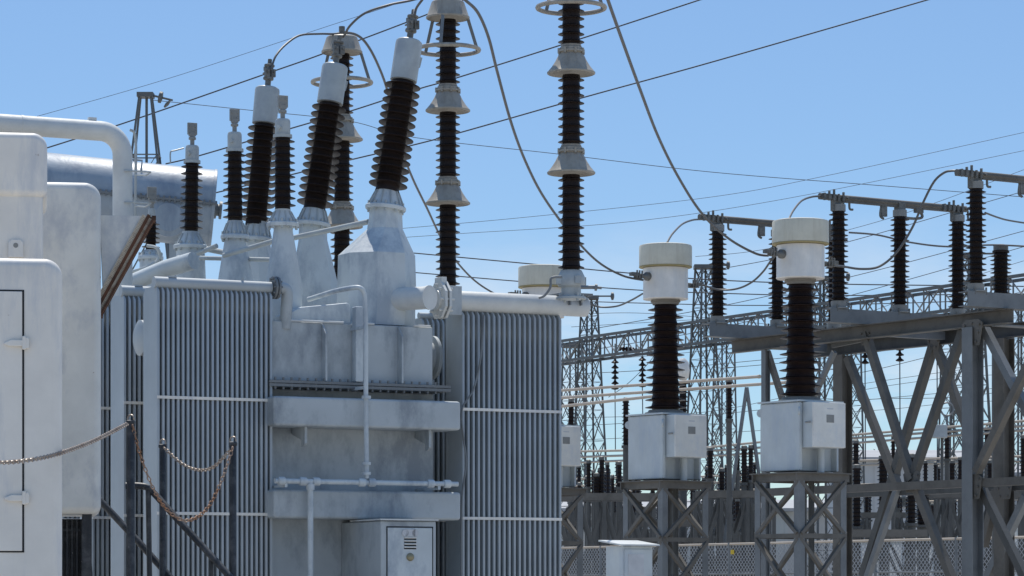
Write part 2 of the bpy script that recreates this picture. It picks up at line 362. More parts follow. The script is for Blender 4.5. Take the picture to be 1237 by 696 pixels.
# stiffener beams across the end wall
for y0, y1 in ((478, 514), (591, 626)):
    a = T.at_v(331, y0, -.2); b = T.at_v(557, y1, -.2); z1 = a[2]; z0 = T.at_v(331, y1, -.2)[2]
    m = MB(); m.bb((a[0], -.2, z0), (b[0], 0.168, z1)); tb(m, 'stiffener_beam', 'tank', bevel=.025, segs=3)
for px, y0, y1 in ((368, 514, 540), (518, 515, 545)):
    a = T.at_v(px, y0, -.1); b = T.at_v(px, y1, -.1); m = MB()
    m.prism([(a[0] - .012, .166, a[2] + .004), (a[0] - .012, -.13, a[2] + .004), (a[0] - .012, -.13, b[2] + .03), (a[0] - .012, -.09, b[2]), (a[0] - .012, -.05, b[2]), (a[0] - .012, -.05, b[2] + .06), (a[0] - .012, .166, b[2] + .12)], (.024, 0, 0))
    tb(m, 'lifting_hook', 'tank', bevel=.004)
# pipework on the end wall
vp = -.27
def tp(pts): return [T.at_v(x, y, v) for x, y, v in pts]
m = MB(); m.path(smooth_curve(tp([(372, 362, .3), (385, 358, .2), (404, 352, .0), (424, 348, -.2), (435, 348, -.27), (440, 355, vp), (441, 366, vp), (442, 400, vp), (442, 480, vp), (443, 578, vp)]), 6), .021, 10)
for y in (480, 560, 572):
    a = T.at_v(442.5, y, vp); m.lathe([(.04, -.012), (.04, .012)], a, n=10)
for yy in (395, 468): a = T.at_v(442, yy, vp); m.bb((a[0] - .012, vp, a[2] - .012), (a[0] + .012, .03, a[2] + .012))
tb(m, 'vertical_pipe', 'turret')
m = MB(); a = T.at_v(332, 581, vp); b = T.at_v(553, 583, vp); zz = a[2]
m.tube((a[0], vp, zz), (b[0], vp, zz), .022, 10)
for x in (340, 366, 382, 437, 449, 520, 540): q = T.at_v(x, 582, vp); m.lathe([(.033, -.03), (.037, -.02), (.037, .02), (.033, .03)], (q[0], vp, zz), (1, 0, 0), 10)
q = T.at_v(375, 582, vp); m.tube((q[0], vp, zz), (q[0], vp, .3), .025, 10); m.lathe([(.036, -.07), (.036, -.02)], (q[0], vp, zz), n=10)
for x in (345, 530): q = T.at_v(x, 582, vp); m.bb((q[0] - .012, vp, zz - .05), (q[0] + .012, .168, zz - .03)); m.bb((q[0] - .012, vp - .012, zz - .05), (q[0] + .012, vp + .012, zz))
tb(m, 'horizontal_pipe', 'turret')
# control cabinet on the end wall
a = T.at_v(460, 629, -.66); b = T.at_v(527, 629, -.66)
cb = MB(); cb.bb((a[0], -.66, .5), (b[0], .165, a[2])); cb = tb(cb, 'control_cabinet', 'tank', bevel=.012)
hd = MB(); hd.bb((a[0] - .012, -.68, a[2] + .003), (b[0] + .012, -.05, a[2] + .016)); tb(hd, 'lid', 'white', cb)
w_ = b[0] - a[0]; d0 = .06
gp = MB()
for (x0, z0, x1, z1) in ((.05, -.055, w_ - .03, -.046), (.05, -1.5, .058, -.05), (w_ - .038, -1.5, w_ - .03, -.05)): gp.bb((a[0] + x0, -.663, a[2] + z0), (a[0] + x1, -.655, a[2] + z1))
tb(gp, 'door_gap', 'dark', cb, smooth=0)
dr = MB(); dr.bb((a[0] + .06, -.668, .6), (a[0] + w_ - .04, -.656, a[2] - .058)); dr = tb(dr, 'door', 'turret', cb, bevel=.004)
c0 = a[0] + .06 + (w_ - .1) * .5
lv = MB()
for i in range(4): z = a[2] - .145 - i * .026; lv.bb((c0 - .055, -.68, z), (c0 + .055, -.667, z + .008)); 
tb(lv, 'vent_louvre', 'cab', cb, bevel=.002)
lv = MB()
for i in range(4): z = a[2] - .145 - i * .026; lv.bb((c0 - .055, -.6695, z - .012), (c0 + .055, -.667, z - .001))
tb(lv, 'vent_slot', 'dark', cb, smooth=0)
npz = MB(); npz.lathe([(.03, 0), (.03, .004)], (c0 - .045, -.671, a[2] - .1), (0, -1, 0), 16); npz.lathe([(.03, 0), (.03, .004)], (c0 + .045, -.671, a[2] - .1), (0, -1, 0), 16); npz.bb((c0 - .045, -.675, a[2] - .13), (c0 + .045, -.669, a[2] - .07)); tb(npz, 'name_plate', 'label', cb)
lk = MB(); lk.lathe([(.034, 0), (.034, .006), (.026, .016), (.012, .02)], (c0, -.668, a[2] - .30), (0, -1, 0), 20); tb(lk, 'lock', 'brass', cb)

# radiators: banks of plates seen edge on
def radiator(u0, u1, n, v0, ztop, zbot, pipe_r, bands, left_flange=True):
    m = MB(); dep = .34; pitch = (u1 - u0) / (n - 1)
    for i in range(n):
        u = u0 + i * pitch; pr = []
        nb = 7
        for k in range(nb * 2 + 1):                       # fluted plate outline in plan
            t = k / (nb * 2); w = .0095 if k % 2 == 0 else .0128
            if k in (0, nb * 2): w = .0095
            pr.append((w, t * dep))
        pts = [(u - w, v0 + d, 0) for w, d in pr] + [(u + w, v0 + d, 0) for w, d in pr[::-1]]
        k = len(pts); vs = []
        for z, s_ in ((zbot, .6), (zbot + .05, 1), (ztop - .05, 1), (ztop, .45)):
            vs += [(u + (p[0] - u) * s_, v0 + dep / 2 + (p[1] - v0 - dep / 2) * (0.55 + .45 * s_ if s_ < 1 else 1), z) for p in pts]
        fs = [(r * k + j, r * k + (j + 1) % k, (r + 1) * k + (j + 1) % k, (r + 1) * k + j) for r in range(3) for j in range(k)]
        fs += [tuple(range(k - 1, -1, -1)), tuple(3 * k + j for j in range(k))]; m.add(vs, fs)
    # core sheet that closes the view between the plates
    m.bb((u0, v0 + dep * .5, zbot + .06), (u1, v0 + dep * .5 + .004, ztop - .06))
    rad = tb(m, 'radiator', 'fin', smooth=50)
    h = MB(); h.tube((u0 - .02, v0 + .06, ztop + pipe_r * .6), (u1 + .02, v0 + .06, ztop + pipe_r * .6), pipe_r, 16)
    for i in range(n): h.tube((u0 + i * pitch, v0 + .05, ztop + pipe_r * .3), (u0 + i * pitch, v0 + .05, ztop - .045), .012, 6)
    h.bb((u0 + .1, v0 + .03, ztop + pipe_r * 1.5), (u0 + .17, v0 + .08, ztop + pipe_r * 1.75)); h.bb((u1 - .25, v0 + .04, ztop + pipe_r * 1.5), (u1 - .23, v0 + .06, ztop + pipe_r * 2.1))
    tb(h, 'header_pipe', 'fin', rad)
    for z in bands:
        q = MB(); q.bb((u0 - .012, v0 - .008, z - .012), (u1 + .012, v0 + .001, z + .012)); tb(q, 'tie_bar', 'cab', rad, smooth=0)
    return rad
uL0 = T.at_v(189, 340, 0)[0]; uL1 = T.at_v(325, 340, 0)[0]
zL = T.at_v(187, 345, 0)[2]; zb = [T.at_v(187, y, 0)[2] for y in (480, 620)]
for k in range(4):
    rad = radiator(uL0, uL1, 24, -.05 + .82 * k, zL, .55, .048, zb)
    if k < 2:
        f = MB()
        for du in (0.035, .062): f.lathe([(.095, 0), (.095, .018)], (uL1 + du, -.05 + .82 * k + .06, zL + .03), (1, 0, 0), 24)
        for j in range(10): f.tube((uL1 + .02, -.05 + .82 * k + .06 + .078 * math.cos(j * .628), zL + .03 + .078 * math.sin(j * .628)), (uL1 + .095, -.05 + .82 * k + .06 + .078 * math.cos(j * .628), zL + .03 + .078 * math.sin(j * .628)), .009, 6)
        tb(f, 'flange', 'galvl', rad)
        f = MB(); c = T.at_v(163, 408, .42) if k == 0 else None
        if c: f.lathe([(.11, -.14), (.12, -.02), (.15, 0), (.15, .03), (.11, .05)], c + Vector((.07, .0, 0)), (-1, 0, 0), 28); tb(f, 'pipe_flange', 'fin', rad)
uq0 = T.at_v(560, 375, 0)[0]; uq1 = T.at_v(677, 375, 0)[0]; zR = T.at_v(558, 374, 0)[2]; zb2 = [T.at_v(600, y, 0)[2] for y in (495.5, 626.5)]
for k in range(4):
    rad = radiator(uq0, uq1, 20, 0.0 + .82 * k, zR, .55, .03, zb2)
    if k == 0:
        f = MB(); c = T.at_u(536, 428, uq0 - .13)
        f.lathe([(.13, -.1), (.13, -.03), (.17, -.02), (.17, .0), (.14, .01), (.14, .05), (.19, .06), (.19, .09)], (c[0], .52, c[2]), (1, 0, 0), 32); tb(f, 'pipe_flange', 'fin', rad)
# elbow from the left header into the tank wall
m = MB(); a = (uL1 + .06, .01, zL + .03); m.path(smooth_curve([a, (uL1 + .13, .01, zL + .03), (uL1 + .165, .01, zL), (uL1 + .17, .03, zL - .12), (uL1 + .17, .06, zL - .3)], 5), .05, 14); tb(m, 'elbow_pipe', 'tank')
# heavy white pipe over the right radiator, carrying the first arrester
pa = T.at_v(531, 362, -.02); pb = T.at_v(713, 369.5, -.02); zc = (pa[2] + pb[2]) / 2
m = MB(); m.lathe([(.085, 0), (.088, .01), (.088, pb[0] - pa[0] - .01), (.084, pb[0] - pa[0])], (pa[0], .06, zc), (1, 0, 0), 28); spipe = tb(m, 'support_pipe', 'white')
pf = T.at_v(536, 362, 0)
f = MB()
for du in (-.03, .012): f.prism([(pf[0] + du, .06 + .17 * math.cos(R(22.5 + 45 * k)), zc + .17 * math.sin(R(22.5 + 45 * k))) for k in range(8)], (.024, 0, 0))
for k in range(8): f.tube((pf[0] - .06, .06 + .13 * math.cos(R(45 * k)), zc + .13 * math.sin(R(45 * k))), (pf[0] + .07, .06 + .13 * math.cos(R(45 * k)), zc + .13 * math.sin(R(45 * k))), .012, 6)
f.box((pf[0] - .0, .06, zc + .16), (.05, .14, .07)); tb(f, 'flange', 'white', spipe, bevel=.003)
f = MB(); f.bb((pf[0] + .04, -.03, zc - .13), (pf[0] + .16, .02, zc + .12)); tb(f, 'bracket_plate', 'tank', spipe, bevel=.004)
ms = T.at_v(693, 352, -.02); f = MB(); f.bb((ms[0] - .14, -.08, zc + .085), (ms[0] + .16, .2, zc + .105))
for du in (-.05, .06): f.bb((ms[0] + du - .006, -.06, zc), (ms[0] + du + .006, .18, zc + .085))
tb(f, 'mounting_plate', 'galvl', spipe)
# turret stub cylinder that meets the pipe
m = MB(); sa = T.at_v(470, 358, .1); se = T.at_v(517, 359, -.12)
dv = (Vector((se[0], -.16, zc - .005)) - Vector((sa[0], .35, zc)))
m.lathe([(.098, 0), (.098, dv.length - .02), (.104, dv.length - .018), (.104, dv.length)], (sa[0], .35, zc), dv, 28); tb(m, 'turret_stub', 'white')

def tloft(name, specs, v, material, n=8, rot=None, vscale=1.0):   # specs: (px centre, py, half width px)
    secs = []
    for px, py, hw in specs:
        p = T.at_v(px, py, v); Y = T.w(p).y; r = hw * Y / F; secs.append((p[0], v, p[2], r, r * vscale))
    m = MB(); m.loft(secs, n, rot); return tb(m, name, material, smooth=25)
def collar(parent, px, py0, py1, r0, r1, v, lean=0.0, base=None):
    """flange ring with a conical gusseted neck above it"""
    p = T.at_v(px, py0, v); q = T.at_v(px + lean, py1, v); k = T.w(p).y / F; ax = q - p; h = ax.length
    m = MB(); m.lathe([(r0 * k, -.03), (r0 * k * 1.03, -.02), (r0 * k * 1.03, .0), (r0 * k * .98, .008), (r0 * k * .86, .012), (r0 * k * .8, .03), (r1 * k * 1.06, h * .8), (r1 * k, h)], p, ax, 32)
    o = tb(m, 'mounting_flange', 'turret', parent); g_ = MB(); x, y, z = g_.axes((0, 0, 0), ax)
    for j in range(10):
        a = 2 * math.pi * j / 10 + .2; d = x * math.cos(a) + y * math.sin(a); e_ = z.cross(d) * .006
        zz = z.normalized(); b0 = p + d * r0 * k * .97 + zz * .004; b1 = p + d * r0 * k * .7 + zz * .004; b2 = p + d * r1 * k * .95 + zz * h * .85
        b3 = p + d * r1 * k * 1.15 + zz * h * .85
        g_.prism([b0 - e_, b1 - e_, b2 - e_, b3 - e_], e_ * 2)
        a += .31; d = x * math.cos(a) + y * math.sin(a); c = p + d * r0 * k * .9; g_.tube(c - zz * .05, c + zz * .035, .012, 6)
    tb(g_, 'gusset', 'cap', parent)
def bushing(px0, py0, px1, py1, rc, rs, n, v, cap, term, big=True):
    a = T.at_v(px0, py0, v); b = T.at_v(px1, py1, v + (.05 if big else 0)); k = T.w(a).y / F; ax = b - a; h = ax.length; z = ax.normalized()
    m = MB(); m.lathe([(rc * k * 1.05, -.02)] + sheds(rc * k, rs * k, .02, h - .01, n, rs * k * .93, rc * k * .93) + [(rc * k * .9, h)], a, ax, 36)
    bo = tb(m, 'bushing', 'porc', smooth=45)
    r, hc = cap[0] * k, cap[1] * k
    m = MB(); m.lathe([(r * .9, -.012), (r, -.006), (r, .02), (r * 1.0, hc - .03), (r * .97, hc - .012), (r * .85, hc)], b, ax, 32)
    if big: m.bar(b + z * hc * .35 + Vector((r, 0, 0)), b + z * hc * .6 + Vector((r * 1.08, 0, 0)), .03, .03)
    else: m.lathe([(r * 1.25, -.02), (r * 1.25, .008)], b, ax, 24); m.lathe([(r * .28, 0), (r * .28, r * .6)], b + z * hc * .45 + Vector((-r * .6, -r * .6, 0)), (-1, -1, 0), 12)
    tb(m, 'cap', 'cap', bo)
    t0 = b + z * hc; m = MB()
    if big:
        m.lathe([(.028, -.01), (.028, .07), (.05, .08), (.05, .10), (.036, .11), (.036, .2), (.05, .21), (.05, .225), (.02, .23), (.02, .28)], t0, ax, 16)
        for s_ in (-1, 1):
            m.box(t0 + z * .14 + Vector((s_ * .03, -.03, 0)), (.045, .04, .075)); m.box(t0 + z * .19 + Vector((s_ * .022, .02, 0)), (.04, .05, .04))
            m.tube(t0 + z * .15 + Vector((s_ * .03, -.07, 0)), t0 + z * .15 + Vector((s_ * .03, .07, 0)), .009, 6)
        tip = t0 + z * .28
    else:
        m.lathe([(.02, -.005), (.02, .05), (.034, .055), (.034, .075), (.022, .08), (.022, .1)], t0, ax, 14)
        pl = .5 * term * k
        m.bb(t0 + Vector((-.045, -.012, .1)), t0 + Vector((.045, .012, .1 + pl * 1.1)))
        for s_ in (-1, 1):
            for j in (.3, .75): m.tube(t0 + Vector((s_ * .024, -.018, .1 + pl * j)), t0 + Vector((s_ * .024, .018, .1 + pl * j)), .01, 8)
        m.bb(t0 + Vector((-.03, -.02, .085)), t0 + Vector((.03, .02, .12)))
        tip = t0 + Vector((0, 0, .1 + pl))
    tb(m, 'terminal', 'clamp' if big else 'plate', bo, bevel=.002)
    return T.w(tip)
HVv = [.42, 2.0, 3.42]
tuC = tloft('turret', [(453, 396, 45), (454, 378, 44), (455, 345, 44), (455, 309, 43), (465, 277, 20), (466, 262, 18.5), (466, 252, 18.5)], HVv[0], 'turret')
collar(tuC, 466, 250, 228, 24, 13, HVv[0], 2)
tip1 = bushing(468, 229, 487.5, 97, 14.0, 23.6, 14, HVv[0], (16.3, 50), 0)
tuB = tloft('turret', [(378, 392, 27), (379, 366, 26.5), (380, 340, 25.5), (378, 290, 16), (378, 268, 15.5)], HVv[1], 'turret')
collar(tuB, 378, 270, 250, 21, 12.5, HVv[1], 2)
tip2 = bushing(380, 251, 398.5, 124, 13.0, 22.4, 14, HVv[1], (15.8, 47), 0)
tuA = tloft('turret', [(314, 380, 24), (314, 345, 23), (311, 300, 15), (310, 288, 14.5)], HVv[2], 'turret')
collar(tuA, 310, 288, 268, 19, 12, HVv[2], 1)
tip3 = bushing(309, 270, 319.5, 149, 12.2, 20.8, 14, HVv[2], (15, 44), 0)
LVv = [.42, 1.54, 2.6, 3.6]
q = tloft('turret', [(343, 398, 22), (343, 344, 22), (342, 276, 11), (342, 270, 10.5)], LVv[0], 'turret', n=16)
collar(q, 341.5, 270, 253, 19, 9.5, LVv[0]); bushing(341.5, 254, 341.5, 164, 9.3, 15.8, 10, LVv[0], (9.2, 20), 26, False)
q = tloft('turret', [(286, 370, 25), (285, 345, 22.5), (284, 293, 13), (284, 287, 12.5)], LVv[1], 'turret', n=16)
collar(q, 284, 285, 267, 17, 9.5, LVv[1]); bushing(284, 268, 283.5, 181, 8.6, 14.8, 10, LVv[1], (8.6, 21), 26, False)
q = tloft('turret', [(231, 350, 18), (230, 300, 17)], LVv[2], 'turret', n=16)
collar(q, 230, 297, 280, 20, 10, LVv[2]); bushing(231, 281, 232, 195, 8, 14, 10, LVv[2], (8.2, 19), 26, False)
q = tloft('turret', [(182, 350, 14), (182, 312, 13)], LVv[3], 'turret', n=16)
collar(q, 182, 310, 302, 15, 8, LVv[3]); bushing(182, 303, 183, 266, 6, 11, 6, LVv[3], (4.5, 14), 24, False)
# braces and cover pipes between the turrets
m = MB()
for (x0, y0, v0), (x1, y1, v1), r in (((270, 309, 1.3), (335, 290, .9), .022), ((352, 288, 1.4), (445, 268, .55), .024), ((215, 311, 2.3), (330, 314, 1.2), .02), ((245, 300, 2.6), (285, 308, 1.9), .026), ((178, 331, 2.9), (262, 297, 2.2), .022)):
    m.tube(T.at_v(x0, y0, v0), T.at_v(x1, y1, v1), r, 10)
tb(m, 'brace_pipe', 'cap')
m = MB(); a = T.at_v(160, 338, 1.2); b = T.at_v(234, 314, 1.6); m.path([T.at_v(150, 345, 2.4), T.at_v(200, 325, 2.2), T.at_v(234, 315, 1.9)], [.07, .08, .08], 18); tb(m, 'cover_pipe', 'turret')
m = MB(); m.path(smooth_curve([T.at_v(158, 329, 2.5), T.at_v(180, 322, 2.4), T.at_v(192, 312, 2.4), T.at_v(190, 300, 2.4), T.at_v(178, 297, 2.5)], 6), .016, 8); tb(m, 'cover_pipe', 'cap')
# conservator drum at the back
c0_ = T.inv @ P(50, 231, 30.6); c1_ = T.inv @ (P(50, 231, 30.6) + Vector((math.cos(R(7)), math.sin(R(7)), -.088)) * 1.715)
ax_ = (c1_ - c0_); Lc = ax_.length; ax_.normalize(); rr = 47 * 30.6 / F; fw = T.inv.to_3x3() @ Vector((.12, -.993, 0)); upv = ax_.cross(fw).normalized()
if upv.z < 0: upv = -upv
m = MB(); m.lathe([(rr * .3, -.14), (rr * .7, -.1), (rr * .9, -.05), (rr, .02), (rr, Lc - .03), (rr * 1.02, Lc - .028), (rr * 1.02, Lc), (rr * .98, Lc + .004)], c0_, ax_, 48); con = tb(m, 'conservator', 'drum')
m = MB(); ff = fw.normalized(); m.bar(c0_ + ff * rr + ax_ * .2, c1_ + ff * rr + ax_ * .02, .06, .02, up=ff.cross(ax_))
for i in range(26): q = c0_ + ff * (rr + .02) + ax_ * (.25 + i * (Lc - .3) / 25); m.tube(q - upv * .03, q + upv * .03, .012, 6)
tb(m, 'flange', 'galvl', con)
m = MB(); m.lathe([(.09, 0), (.09, .025), (.06, .03), (.06, .05), (.09, .055), (.09, .08)], c1_ + ff * .1 - upv * .02, ax_, 20); tb(m, 'end_valve', 'galvl', con)
m = MB(); m.lathe([(.19, -.02), (.19, .03), (.15, .04), (.14, .05)], c0_ + ax_ * 1.28 + ff * (rr * .93) - upv * .18, ff, 28); tb(m, 'inspection_cover', 'drum', con)
for t_ in (.4, 1.4): m = MB(); q = c0_ + ax_ * t_; m.bb((q.x - .06, q.y - .2, 3.5), (q.x + .06, q.y + .2, q.z - rr * .8)); tb(m, 'saddle', 'drum', con)
m = MB(); q = c0_ + ax_ * .75 + ff * rr * .7 + upv * rr * .7
m.path([q, q + upv * .1, q + upv * .1 + ax_ * .22, q + ax_ * .22], .012, 6); tb(m, 'lifting_eye', 'drum', con)
# large cooling pipe that turns down behind the cabinets
m = MB(); pv = 1.6; rp_ = 12 * T.w(T.at_v(148, 200, pv)).y / F
A_ = [T.at_v(-40, 154, pv), T.at_v(60, 154, pv), T.at_v(120, 154.5, pv)]; zt_ = A_[1][2]; uD = T.at_v(148, 200, pv)[0]
pts = [(A_[0][0], pv, zt_), (uD - .2, pv, zt_)] + [(uD - .2 + .2 * math.sin(R(a)), pv, zt_ - .2 + .2 * math.cos(R(a))) for a in range(9, 90, 9)] + [(uD, pv, zt_ - .2), (uD, pv, 3.4)]
m.path(pts, rp_, 24); cp = tb(m, 'cooling_pipe', 'white')
m = MB(); q = T.at_v(26, 154, pv); m.lathe([(rp_ * 1.04, -.012), (rp_ * 1.04, .012)], (q[0], pv, zt_), (1, 0, 0), 24); tb(m, 'pipe_seam', 'white', cp); m = MB(); q = T.at_v(112, 140, pv); m.bb((q[0] - .04, pv - .02, zt_ + rp_), (q[0] + .03, pv + .02, zt_ + rp_ + .025)); tb(m, 'vent_plug', 'white', cp)
m = MB()
m.path(smooth_curve([T.at_v(163, 300, 2), T.at_v(164, 200, 2), T.at_v(164, 172, 2), T.at_v(162, 160, 2), T.at_v(157, 157, 2)], 5), .013, 8); tb(m, 'rung_pipe', 'cap'); m = MB(); m.path(smooth_curve([T.at_v(206, 197, 4.9), T.at_v(206, 184, 4.9), T.at_v(211, 182, 4.9), T.at_v(222, 179, 4.9)], 4), .008, 6)
tb(m, 'vent_pipe', 'cap'); m = MB()
for y in (206, 244): m = MB(); m.path([T.at_v(150, y, 1.5), T.at_v(182, y + 2, 1.5), T.at_v(176, y + 6, 1.7), T.at_v(164, y + 5, 1.9)], .008, 6); tb(m, 'rung', 'cap')
# thin drooping sensor cable on the right radiator
m = MB(); m.path(smooth_curve(tp([(584, 380, -.03), (581, 430, -.04), (572, 470, -.04), (558, 495, -.05), (560, 530, -.05), (563, 560, -.05), (558, 605, -.05), (557, 700, -.05)]), 6), .009, 6); tb(m, 'sensor_cable', 'galvl')
# footing under the transformer
m = MB(); m.bb((-1.2, -.1, 0), (3.0, 5.8, .34)); tag(tb(m, 'plinth', 'gravel', smooth=0), None, None)

# ------------------------------------------------------------------ surge arresters
def arrester(px, Y, label):
    zb_ = 4.35; b = P(px, 0, Y); base = Vector((b.x, Y, zb_ - .22))
    r = thing('surge_arrester', label, 'arrester', base, 0, 'surge arresters in a row beside the transformer')
    H = .86
    for k in range(3):
        m = MB(); m.lathe(sheds(.074, .114, zb_ + k * H + (.03 if k == 0 else .25), zb_ + (k + 1) * H - .01, 12 if k == 0 else 9), (b.x, Y, 0), n=28); m.build('insulator', 'porc', r, smooth=45)
        z = zb_ + (k + 1) * H
        m = MB(); m.lathe([(.085, .05), (.19, .004), (.2, -.004), (.207, .0), (.208, .012), (.2, .02), (.17, .055), (.135, .11), (.108, .165), (.1, .175), (.1, .182), (.116, .184), (.116, .2), (.1, .203), (.098, .225), (.088, .235), (.085, .25)], (b.x, Y, z), n=32)
        if k == 2: m = MB(); m.lathe([(.08, .06), (.185, .004), (.195, -.004), (.202, .0), (.203, .014), (.195, .022), (.152, .15), (.14, .16), (.06, .165)], (b.x, Y, z), n=32)
        for a in range(8 if k < 2 else 0): d = Vector((math.cos(a * .785 + .3), math.sin(a * .785 + .3), 0)); m.tube(Vector((b.x, Y, z + .17)) + d * .113, Vector((b.x, Y, z + .215)) + d * .113, .01, 6)
        m.build('metal_skirt', 'skirt', r, smooth=30)
    # top skirt sits upside down over the last unit, with the grading ring hung from it
    z = zb_ + 3 * H; m = MB(); m.torus((b.x, Y, z - .29), (0, 0, 1), .29, .02, 40, 8); ring = m.build('grading_ring', 'skirt', r)
    for a in (.3, 2.4, 4.5): m = MB(); m.bar((b.x + .19 * math.cos(a), Y + .19 * math.sin(a), z + .02), (b.x + .29 * math.cos(a), Y + .29 * math.sin(a), z - .29), .03, .008); m.build('ring_strut', 'galvl', ring)
    m = MB(); m.lathe([(.06, .16), (.06, .19), (.03, .195), (.03, .26)], (b.x, Y, z), n=14); m.build('terminal', 'clamp', r)
    m = MB(); m.lathe([(.13, -.22), (.13, -.2), (.085, -.19), (.085, -.12), (.11, -.11), (.12, -.09), (.12, -.03), (.105, 0), (.09, .03)], (b.x, Y, zb_), n=24)
    for a in range(4):
        d = Vector((math.cos(a * 1.57 + .5), math.sin(a * 1.57 + .5), 0)); m.box(Vector((b.x, Y, zb_ - .06)) + d * .12, (.05, .05, .07)); m.tube(Vector((b.x, Y, zb_ - .24)) + d * .11, Vector((b.x, Y, zb_ - .17)) + d * .11, .012, 6)
    m.build('base_mount', 'cap', r, bevel=.003); return P(px, 0, Y)
arrester(690, 26.35, 'tall brown surge arrester standing on the right end of the white pipe')
arrester(541, 28.4, 'middle of the three brown surge arresters, behind the right turret')
arrester(413, 30.2, 'farthest surge arrester, partly hidden behind the middle white capped bushing')
for px, Y, lab in ((541, 28.4, 'round grey steel pedestal under the middle surge arrester'), (413, 30.2, 'round grey steel pedestal under the farthest surge arrester')):
    b = P(px, 0, Y); r = thing('steel_pedestal', lab, 'pedestal', (b.x, Y, 0), 0, 'steel pedestals under the arresters')
    m = MB(); m.tube((b.x, Y, .02), (b.x, Y, 4.1), .08, 16); m.build('column', 'galvl', r); m = MB(); m.lathe([(.15, 4.1), (.15, 4.128)], (b.x, Y, 0), n=20); m.build('top_plate', 'galvl', r); m = MB(); m.bb((b.x - .2, Y - .2, 0), (b.x + .2, Y + .2, .02)); m.build('base_plate', 'galvl', r)
# counter and lead on the near arrester base
b = P(690, 345, 26.2); m = MB(); m.tube(b + Vector((.08, -.05, -.02)), b + Vector((.2, -.05, -.02)), .016, 8); m.lathe([(.03, 0), (.03, .02), (.012, .025), (.012, .06)], b + Vector((.2, -.05, -.02)), (1, 0, -.1), 10); m.path(smooth_curve([b + Vector((-.08, -.12, .06)), b + Vector((-.17, -.14, .05)), b + Vector((-.18, -.14, -.03)), b + Vector((-.23, -.14, -.1)), b + Vector((-.28, -.14, -.12))], 5), .011, 8)
tag(m.build('earth_lead', 'galvl'), 'grey earthing lead curling from the near arrester base to the white pipe', 'cable')

# ------------------------------------------------------------------ cabinets at the left
def cabinet(px0, px1, pyt, z0, Y, deg, dep):
    """returns frame and local extents so that the right edge lies on px1"""
    b = P(px1, pyt, Y); f = Frame(b.x, Y, deg); a = f.at_v(px0, pyt, 0); return f, a[0], b.z
def rounded(m, x0, x1, y0, y1, z0, z1, r, n=9):
    pts = [(x0, y0, z0), (x1, y0, z0)] + [(x1 - r + r * math.cos(a * math.pi / 2 / n), y0, z1 - r + r * math.sin(a * math.pi / 2 / n)) for a in range(n + 1)] + [(x0 + r - r * math.sin(a * math.pi / 2 / n), y0, z1 - r + r * math.cos(a * math.pi / 2 / n)) for a in range(n + 1)]
    return m.prism(pts, (0, y1 - y0, 0))
f, u0, z1 = cabinet(-70, 75, 312, 0, 19.0, 8.6, 1.0)
r = thing('metal_cabinet', 'nearest white metal cabinet with a hinged door and rounded corners at the left edge', 'cabinet', (f.o.x, f.o.y, 0), f.a)
m = MB(); rounded(m, u0, 0, 0, .9, .2, z1, .11); m.build('body', 'cab', r, space='local', bevel=.06, segs=5)
dl = f.at_v(28, 352, 0); db = f.at_v(28, 666, 0)
m = MB(); m.bb((dl[0] - .006, -.004, db[2] - .006), (dl[0] + .006, .004, dl[2] + .006)); m.bb((u0 + .1, -.004, dl[2] - .002), (dl[0] + .006, .004, dl[2] + .008)); m.bb((u0 + .1, -.004, db[2] - .008), (dl[0] + .006, .004, db[2] + .002)); m.build('door_gap', 'dark', r, space='local', smooth=0)
m = MB(); m.bb((u0 + .1, -.010, db[2] + .002), (dl[0] - .006, .004, dl[2] - .002)); d_ = m.build('door', 'cab', r, space='local', bevel=.003)
for y in (415, 602):
    q = f.at_v(18, y, 0); m = MB()
    m.prism([(q[0] - .065, -.012, q[2] + .004), (q[0] - .02, -.012, q[2] + .022), (q[0] + .045, -.012, q[2] + .02), (q[0] + .075, -.012, q[2] + .04), (q[0] + .088, -.012, q[2] + .03), (q[0] + .088, -.012, q[2] - .03), (q[0] + .07, -.012, q[2] - .036), (q[0] + .045, -.012, q[2] - .02), (q[0] - .03, -.012, q[2] - .02), (q[0] - .065, -.012, q[2] - .008)], (0, -.022, 0)); m.tube((q[0] + .056, -.03, q[2] - .04), (q[0] + .056, -.03, q[2] + .045), .012, 10)
    m.build('hinge', 'cab', d_, space='local', bevel=.006)
f, u0, z1 = cabinet(-70, 57, 160, 0, 20.6, 8.6, 1.0)
r = thing('metal_cabinet', 'taller white cabinet with an overhanging lid behind the hinged door cabinet', 'cabinet', (f.o.x, f.o.y, 0), f.a)
zs = f.at_v(57, 238, 0)[2]
m = MB(); m.bb((u0, .03, .2), (-.03, 1.0, zs + .03)); m.build('body', 'cab', r, space='local', bevel=.03, segs=3)
m = MB(); rounded(m, u0, 0, 0, 1.03, zs, z1, .1); m.build('lid', 'cab', r, space='local', bevel=.05, segs=5)
q = f.at_v(19, 300, 0); m = MB(); m.prism([(q[0] - .05, 0.029, q[2] - .06), (q[0] + .05, 0.029, q[2] - .06), (q[0] + .05, 0.029, q[2] + .04), (q[0] + .03, 0.029, q[2] + .06), (q[0] - .03, 0.029, q[2] + .06), (q[0] - .05, 0.029, q[2] + .04)], (0, -.03, 0)); lug = m.build('lifting_lug', 'cab', r, space='local', bevel=.004)
m = MB(); m.lathe([(.017, 0), (.017, .002)], (q[0], -.0005, q[2] + .02), (0, -1, 0), 14); m.build('lug_hole', 'plate', lug, space='local')
f, u0, z1 = cabinet(-40, 122, 220, 0, 22.2, 8.2, 1.0)
z0 = f.at_v(110, 621, 0)[2]
r = thing('metal_cabinet', 'grey raised enclosure with rounded top and a rusty screened hood on its side', 'cabinet', (f.o.x, f.o.y, 0), f.a)
